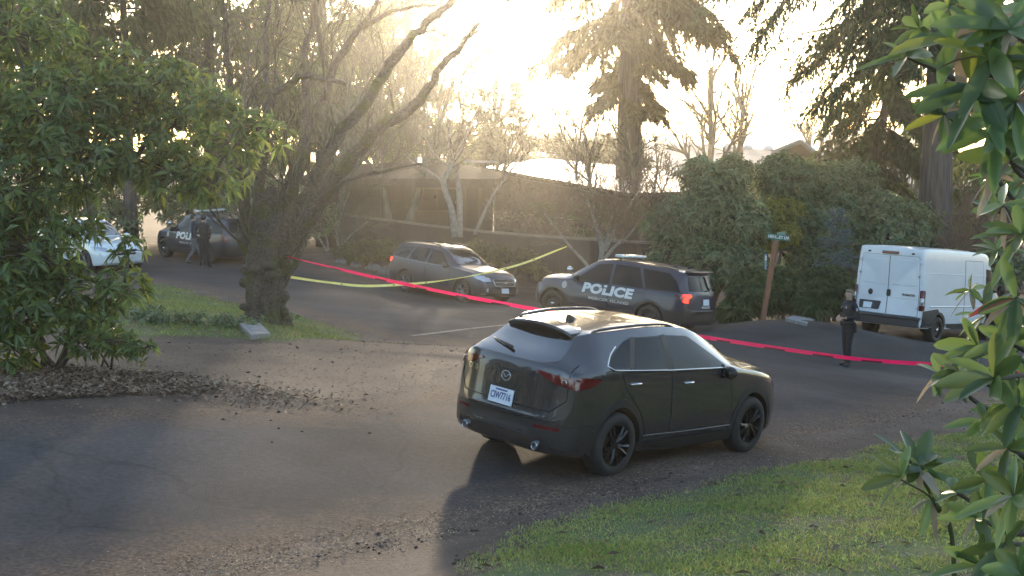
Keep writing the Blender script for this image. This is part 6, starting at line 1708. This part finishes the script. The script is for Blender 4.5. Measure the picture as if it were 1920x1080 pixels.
explicit_tree('forked_tree', 'pale smooth barked forked tree in front of the brown house', at(860, 430, 44.8), [
    ([(853, 445, 44.8), (846, 390, 44.8), (832, 345, 44.8), (846, 312, 44.8), (862, 285, 44.9), (880, 240, 45), (900, 190, 45.1)], (.13, .115, .10, .085, .07, .045, .025)),
    ([(862, 445, 44.9), (862, 385, 45), (858, 335, 45.1), (848, 300, 45.2), (842, 255, 45.4), (835, 205, 45.6)], (.12, .11, .095, .08, .055, .03)),
    ([(832, 345, 44.8), (805, 322, 44.6), (775, 305, 44.4), (750, 280, 44.2)], (.06, .05, .035, .02)),
    ([(846, 312, 44.8), (820, 295, 44.6), (795, 255, 44.4)], (.05, .04, .02)),
    ([(890, 440, 45), (910, 395, 45), (935, 350, 45.2), (965, 310, 45.4), (990, 270, 45.6)], (.07, .06, .05, .035, .02))], ('pale_bark', 'twig'), 301, 14, (.8, 2.2))
explicit_tree('spreading_shrub', 'leafless spreading shrub that the yellow tape is tied to', at(1120, 500, 36.4), [
    ([(1118, 520, 36.4), (1128, 475, 36.4), (1122, 440, 36.3), (1112, 405, 36.2), (1100, 375, 36.1)], (.09, .075, .06, .045, .025)),
    ([(1122, 515, 36.5), (1130, 470, 36.5), (1142, 435, 36.6), (1148, 400, 36.7), (1155, 350, 36.8)], (.08, .07, .055, .04, .02)),
    ([(1124, 500, 36.5), (1150, 465, 36.4), (1180, 440, 36.3), (1205, 405, 36.2)], (.065, .05, .04, .02)),
    ([(1110, 510, 36.4), (1090, 485, 36.4), (1067, 460, 36.4), (1045, 430, 36.4), (1020, 400, 36.4)], (.06, .05, .04, .03, .02)),
    ([(1135, 470, 36.6), (1160, 420, 37), (1190, 370, 37.2), (1210, 340, 37.4)], (.05, .04, .03, .015))], ('pale_bark', 'brown_twig'), 302, 11, (.7, 2.0), 'shrub')
explicit_tree('tangled_shrub', 'tangle of pale bare stems left of the boundary wall', at(620, 480, 45.5), [
    ([(640, 490, 45.5), (632, 440, 45.5), (640, 400, 45.4), (655, 360, 45.2)], (.06, .05, .04, .02)), ([(625, 490, 45.6), (600, 450, 45.6), (585, 430, 45.5), (570, 410, 45.4)], (.05, .04, .03, .02)),
    ([(618, 490, 45.5), (610, 440, 45.2), (580, 400, 45), (560, 370, 45)], (.05, .04, .03, .02)), ([(632, 490, 45.4), (650, 450, 45.2), (690, 415, 45)], (.05, .035, .02))], ('pale_bark', 'twig'), 303, 16, (.6, 1.8), 'shrub')
for k, (u, d, hp_, lab) in enumerate([(1000, 49, 325, 'bare brown shrub in front of the shining roof'), (1810, 41, 330, 'leafless brown thicket right of the tall conifer trunk'), (1870, 43, 330, 'leafless brown thicket at the right edge'), (1060, 51, 315, 'thin bare shrub left of the dense twiggy tree'), (1170, 50, 325, 'bare shrub between the twiggy trees')]):
    bare_tree(lab, u, d, hp_, .05, 330 + k, ('brown_twig', 'brown_twig'), stems=4, cat='shrub', name='bare_shrub', group='bare shrubs beyond the street', spec=[(9, .5, .5, .1, .03), (7, .5, .5, .15, .05), (4, .5, .5, .18, .05), (0, .5, .5, .2, .05)], spread=.45, tmin=.008)

# unseen trees added around the view to darken reflections in glass and paint
r_ = np.random.default_rng(400); g = Geo()
spots_ = [(-34 + 4.6 * k, -20, r_.uniform(3, 5.5)) for k in range(16)] + [(-17 - 3 * (k % 2), -9 + 3.4 * k, r_.uniform(5, 8)) for k in range(7)] + [(15 + 3.5 * (k % 2), 0 + 3.2 * k, r_.uniform(4.5, 7)) for k in range(6)]
for x, y, h in spots_:
    x, y = x + r_.normal(0, .8), y + r_.normal(0, .8); z = H(x, y)
    g.tube([(x, y, z - .2), (x, y, z + h)], [.35, .05], 7, 1)
    n = 900; t = r_.uniform(.12, 1, n); a = r_.uniform(0, 6.28, n); rr = (1.05 - t) * 3.4 * r_.uniform(.2, 1, n)
    P = np.column_stack([x + rr * np.cos(a), y + rr * np.sin(a), z + h * t]); leaves(g, P, np.column_stack([np.cos(a), np.sin(a), r_.normal(-.5, .3, n)]), r_.normal(0, 1, (n, 3)), .9, .35)
tag(g.build('unseen_woodland', [M['needle'], M['conifer_bark']]), 'unseen dark trees added to be mirrored in the car windows', 'unseen_woodland', kind='stuff')
# ------------------------------------------------------------------ the near rhododendron at the right and the sapling below it
nr = np.random.default_rng(55)
nb_ = np.array([2.05, 4.1, H(2.05, 4.1)])
n_root = empty('near_rhododendron', tuple(nb_)); tag(n_root, 'large leaved rhododendron close to the camera along the right edge', 'shrub')
gs, gl, gd = Geo(), Geo(), Geo()
def whorl(p, ax, nl, L, W, gl=gl, dead=0., droop=.18, seed=None):
    ax = unit(ax); t1 = unit(np.cross(ax, nr.normal(0, 1, 3))); t2 = np.cross(ax, t1)
    a = 2 * math.pi * np.arange(nl) / nl + nr.normal(0, .3, nl); el = nr.uniform(-.25, .9, nl)
    d = (np.cos(a)[:, None] * t1 + np.sin(a)[:, None] * t2) * np.cos(el)[:, None] + ax * np.sin(el)[:, None]
    P = np.repeat(p[None], nl, 0) - nb_
    dd = nr.uniform(0, 1, nl) < dead
    if (~dd).any(): leaves(gl, P[~dd], d[~dd], ax + nr.normal(0, .3, ((~dd).sum(), 3)), L * nr.uniform(.65, 1.15, (~dd).sum()), W * nr.uniform(.75, 1.2, (~dd).sum()), 0, droop, 6)
    if dd.any(): leaves(gd, P[dd], d[dd] - [0, 0, .5], ax + nr.normal(0, .6, (dd.sum(), 3)), L * nr.uniform(.5, .9, dd.sum()), W * nr.uniform(.4, .7, dd.sum()), 0, .4, 6)
def stem(pts, r0, r1):
    P = crom(np.array(pts), 6); gs.tube(P - nb_, np.linspace(r0, r1, len(P)), 7, cap=False); return P
mains = []
for (u, v, d) in [(1990, 150, 3.2), (1940, 420, 3.6), (1990, 620, 3.4), (1960, 820, 3.6), (2020, 330, 3.9), (1905, 600, 3.9), (1950, 0, 3.3), (1930, 960, 3.7), (2040, 900, 3.3)]:
    e = at(u, v, d); b = nb_ + nr.normal(0, .12, 3) * [1, 1, 0]
    mains.append(stem([b, b + (e - b) * .5 + nr.normal(0, .06, 3), e], .022, .009))
spots = [(1725, 55, 2.75, .75), (1700, 105, 2.7, .8), (1770, 215, 2.65, .8), (1895, 55, 2.5, 1.25), (1840, 25, 2.7, 1), (1780, 10, 2.75, .9), (1790, 75, 2.6, 1.05), (1835, 165, 2.55, 1.15), (1860, 110, 2.5, 1.2), (1905, 190, 2.5, 1.2), (1870, 245, 2.6, 1.1), (1895, 300, 2.7, 1.1), (1880, 385, 3.2, .95), (1915, 440, 3.0, 1), (1865, 330, 3.6, .8),
         (1885, 500, 3.2, .95), (1905, 560, 2.9, 1.05), (1850, 590, 3.2, .95), (1890, 640, 3.0, 1), (1835, 650, 3.1, 1), (1800, 700, 3.1, .95), (1865, 710, 2.8, 1.1), (1910, 760, 2.9, 1.05), (1845, 790, 3.2, .9), (1890, 840, 3.0, 1), (1850, 900, 3.1, .95), (1900, 930, 2.8, 1.05), (1830, 970, 3.1, .95), (1885, 1020, 2.9, 1),
         (1840, 1060, 3.0, .95), (1915, 1080, 2.8, 1), (1760, 700, 3.2, .7), (1820, 545, 3.3, .7), (1870, 470, 3.9, .8), (1900, 240, 3.6, .8), (1860, 180, 3.8, .8), (1900, 690, 3.6, .9), (1925, 870, 3.6, .9), (1795, 925, 3.3, .7), (1880, 770, 3.6, .85), (1930, 330, 3.2, 1), (1940, 620, 3.4, 1), (1940, 120, 2.9, 1), (1925, 20, 2.9, 1)]
for n_s, (u, v, d, s) in enumerate(spots):
    if 290 < v < 640 and n_s % 5 == 0: continue
    p = at(u, v, d)
    m_ = mains[int(np.argmin([np.min(np.linalg.norm(q - p, axis=1)) for q in mains]))]
    q = m_[int(np.argmin(np.linalg.norm(m_[4:] - (p + [.15, .2, -.25]), axis=1))) + 4]
    stem([q, (p + q) / 2 + nr.normal(0, .03, 3) - [0, 0, .03], p], .009, .0055)
    ax = unit(p - q) * .7 + np.array([-.25, -.15, .45]) + nr.normal(0, .25, 3)
    whorl(p, ax, int(nr.integers(7, 11)), .122 * s, .032 * s, dead=.13)
for k in range(24):
    u, v, d = nr.uniform(1870, 2080), nr.uniform(-60, 1120), nr.uniform(3.2, 4.6); p = at(u, v, d)
    m_ = mains[int(np.argmin([np.min(np.linalg.norm(q - p, axis=1)) for q in mains]))]; q = m_[int(np.argmin(np.linalg.norm(m_[4:] - p, axis=1))) + 4]
    stem([q, (p + q) / 2 + nr.normal(0, .03, 3), p], .008, .005)
    whorl(p, np.array([-.2, -.2, .7]) + nr.normal(0, .3, 3), 8, .145, .042, dead=.1)
gs.build('stems', M['bark'], n_root, smooth=True); gl.build('foliage', M['rhodo_near'], n_root, smooth=True); gd.build('dry_leaves', M['dead_leaf'], n_root, smooth=True)
# sapling
nb_ = at(1800, 1110, 5.2); nb_[2] = H(nb_[0], nb_[1])
s2 = empty('rhododendron_sapling', tuple(nb_)); tag(s2, 'young rhododendron shoot with one leaf rosette standing in front of the lawn', 'shrub')
gs, gl, gd = Geo(), Geo(), Geo()
top = at(1722, 885, 5.1)
stem([nb_, at(1785, 1010, 5.15), at(1752, 940, 5.12), top], .012, .007)
stem([at(1760, 960, 5.12), at(1742, 930, 5.0), at(1690, 900, 4.95)], .006, .004)
whorl(top, np.array([-.1, -.2, .9]), 10, .24, .062, gl, .12); whorl(top + [0, 0, .03], np.array([.0, -.3, .9]), 8, .20, .05, gl, .2)
whorl(at(1690, 895, 4.95), np.array([-.5, -.2, .6]), 6, .16, .045, gl, .25); whorl(at(1745, 935, 5.1), np.array([.3, -.3, .3]), 6, .2, .05, gl, .3)
gs.build('stem', M['olive'], s2, smooth=True); gl.build('foliage', M['rhodo_near'], s2, smooth=True); gd.build('dry_leaves', M['dead_leaf'], s2, smooth=True)

# ------------------------------------------------------------------ small stuff on the ground
M['grass'] = mat('grass_blade', (.125, .18, .058), .5, col2=(.18, .225, .09), scale=.9, trans=.42, island=.4, tint=((.26, .22, .10), .9))
M['litter'] = mat('leaf_litter', (.12, .074, .05), .8, col2=(.24, .16, .105), scale=3, island=.5, tint=((.32, .25, .18), .93))
M['clod'] = mat('dark_clod', (.055, .040, .032), .95, col2=(.09, .066, .052), scale=9, island=.3)
def scatter(poly, n, r_, edge=None):
    lo, hi = poly.min(0), poly.max(0); out = []
    while len(out) < n:
        X = r_.uniform(lo, hi, (n * 3, 2)); X = X[pts_in_poly(X, poly)]; out = X if not len(out) else np.vstack([out, X])
        if len(X) == 0: break
    return np.array(out[:n])
def grass(name, label, poly, n, hgt, seed, patchy=.42, dmax=None):
    r_ = np.random.default_rng(seed); X = scatter(poly, n, r_)
    ph = np.sin(X[:, 0] * 2.3 + 1.3 * np.sin(X[:, 1] * 1.7)) * np.sin(X[:, 1] * 2.9 + 1.1 * np.sin(X[:, 0] * 2.1)) * .5 + .5
    fine = np.sin(X[:, 0] * 9 + 2 * np.sin(X[:, 1] * 7)) * np.sin(X[:, 1] * 11 + X[:, 0] * 3) * .5 + .5
    e = edge_dist(X, poly)
    keep = r_.uniform(0, 1, len(X)) < np.clip(.25 + .75 * ph + .3 * fine - .2, .1, 1) * np.clip(e / .35 + .15, 0, 1)
    X = X[keep]; m = len(X); ph = ph[keep]
    P = np.column_stack([X, Hn(X[:, 0], X[:, 1]) + .012])
    D = np.column_stack([r_.normal(0, .55, (m, 2)), np.ones(m)])
    g = Geo(); leaves(g, P, D, r_.normal(0, 1, (m, 3)), hgt * r_.uniform(.5, 1.4, m) * (.7 + .6 * ph), .007 * r_.uniform(.7, 1.6, m), 0, .2)
    return tag(g.build(name, M['grass']), label, 'grass', kind='stuff')
vis = [p for p in lawn_poly]
near = np.array([p for p in smooth_poly(np.array(gp((860, 1085), (960, 1000), (1130, 952), (1330, 902), (1480, 872), (1640, 838), (1790, 815), (1935, 800)) + [(7.5, 11), (5.5, 7.6)] + gp((1930, 1085), (1400, 1090))), 5)])
grass('lawn_grass', 'short patchy grass growing on the lawn bank', near, 150000, .05, 91)
grass('verge_grass', 'rough grass on the verge round the mossy tree', verge_poly, 26000, .09, 92)

def flakes(name, label, X, size, m, seed, lift=.01, cat='leaf litter', flat=.12, pile=.12):
    r_ = np.random.default_rng(seed); n = len(X)
    P = np.column_stack([X, Hn(X[:, 0], X[:, 1]) + .011 + lift + r_.uniform(0, size * pile, n)])
    a = r_.uniform(0, 6.28, n); D = np.column_stack([np.cos(a), np.sin(a), r_.normal(0, flat, n)])
    g = Geo(); leaves(g, P, D, np.column_stack([r_.normal(0, .5, (n, 2)), np.ones(n)]), size * r_.uniform(.5, 1.5, n), size * .42 * r_.uniform(.5, 1.4, n), 0, r_.normal(0, .2))
    return tag(g.build(name, M[m]), label, cat, kind='stuff')
def gauss_px(pts, n, spread, r_):
    out = []
    for (u, v, w) in pts:
        c = ground_px(u, v)[:2]; out.append(c + r_.normal(0, spread * w, (n, 2)) * [1.6, 1])
    return np.vstack(out)
r_ = np.random.default_rng(95)
band = smooth_poly(np.array(gp((-40, 690), (100, 690), (220, 700), (330, 706), (420, 728), (330, 742), (200, 745), (60, 752), (-50, 760))), 4)
flakes('leaf_litter', 'drift of dry brown leaves under the left rhododendron', np.vstack([scatter(band, 9000, r_), gauss_px([(430, 735, 1), (500, 748, 1.2), (330, 725, 1)], 420, .32, r_)]), .075, 'litter', 96, flat=.35, pile=.6)
Xe = []
for a, b, w, n in [((-40, 768), (300, 755), .22, 350), ((300, 755), (620, 752), .3, 450), ((620, 752), (860, 715), .4, 500), ((300, 1078), (620, 1030), .25, 1500), ((620, 1030), (900, 975), .25, 2000), ((900, 975), (1150, 928), .25, 2200), ((1150, 928), (1400, 868), .22, 1900), ((1400, 868), (1800, 775), .25, 2000), ((300, 640), (700, 640), .3, 500)]:
    A, B = ground_px(*a)[:2], ground_px(*b)[:2]; t = r_.uniform(0, 1, n)[:, None]; Xe.append(A + t * (B - A) + r_.normal(0, w, (n, 2)))
flakes('leaf_litter', 'brown leaf crumbs along both edges of the foreground lane', np.vstack(Xe), .026, 'litter', 97, lift=.008)
Xs = scatter(grav_poly, 3800, r_); flakes('leaf_litter', 'sparse leaf crumbs over the gravel pull-off', Xs, .034, 'litter', 98)
Xl = scatter(near, 420, r_); flakes('fallen_leaves', 'dead leaves lying in the lawn grass', Xl, .085, 'litter', 99, lift=.035)
# clods of mud and cones on the gravel and along the lawn edge
def clods(name, label, X, size, seed):
    r_ = np.random.default_rng(seed); g = Geo()
    for x, y in X:
        s = size * r_.uniform(.4, 1.5); ellipsoid(g, (x, y, H(x, y) + s * .25), (s, s * r_.uniform(.6, 1), s * .6), 0, 6, 4)
    V = np.vstack(g.V); V += r_.normal(0, size * .12, V.shape); g.V = [V]
    return tag(g.build(name, M['clod'], smooth=True), label, 'debris', kind='stuff')
Xc = []
for a, b, w, n in [((960, 965), (1150, 925), .13, 50), ((1150, 925), (1330, 880), .12, 40), ((1500, 800), (1650, 790), .12, 24), ((1640, 790), (1830, 760), .25, 50), ((560, 1050), (900, 990), .16, 45)]:
    A, B = ground_px(*a)[:2], ground_px(*b)[:2]; t = r_.uniform(0, 1, n)[:, None]; Xc.append(A + t * (B - A) + r_.normal(0, w, (n, 2)))
clods('mud_clods', 'dark clods of mud along the worn edge of the lawn', np.vstack(Xc), .015, 101)
clods('debris', 'scattered cones and dark debris on the gravel pull-off', np.vstack([scatter(grav_poly, 60, r_), gauss_px([(480, 810, 1), (560, 800, 1), (680, 825, 1)], 3, .35, r_)]), .022, 102)
mole = gauss_px([(1560, 905, .5), (1690, 938, .5), (1500, 1000, .5), (1620, 1030, .6), (1330, 985, .4), (1180, 1005, .35), (900, 1050, .5), (1480, 960, .4), (1030, 1040, .35)], 26, .22, r_)
clods('mud_clods', 'crumbly bare earth spots in the lawn', mole, .022, 103)

# ------------------------------------------------------------------ haze: one box of pale air round everything
hz_ = Geo(); zb_ = float(GZ.min()) - 1.2
hz_.box((0, 30, (zb_ + 42) / 2), (1560, 1560, 42 - zb_))
hm = bpy.data.materials.new('haze'); hm.use_nodes = True
hn = hm.node_tree; hn.nodes.remove(hn.nodes['Principled BSDF'])
pv = hn.nodes.new('ShaderNodeVolumePrincipled'); pv.inputs['Color'].default_value = (1., .95, .87, 1); pv.inputs['Density'].default_value = HAZE; pv.inputs['Anisotropy'].default_value = .89
hn.links.new(pv.outputs['Volume'], hn.nodes['Material Output'].inputs['Volume'])
tag(hz_.build('haze', hm), kind='stuff', label='pale sunlit haze in the air', cat='haze')
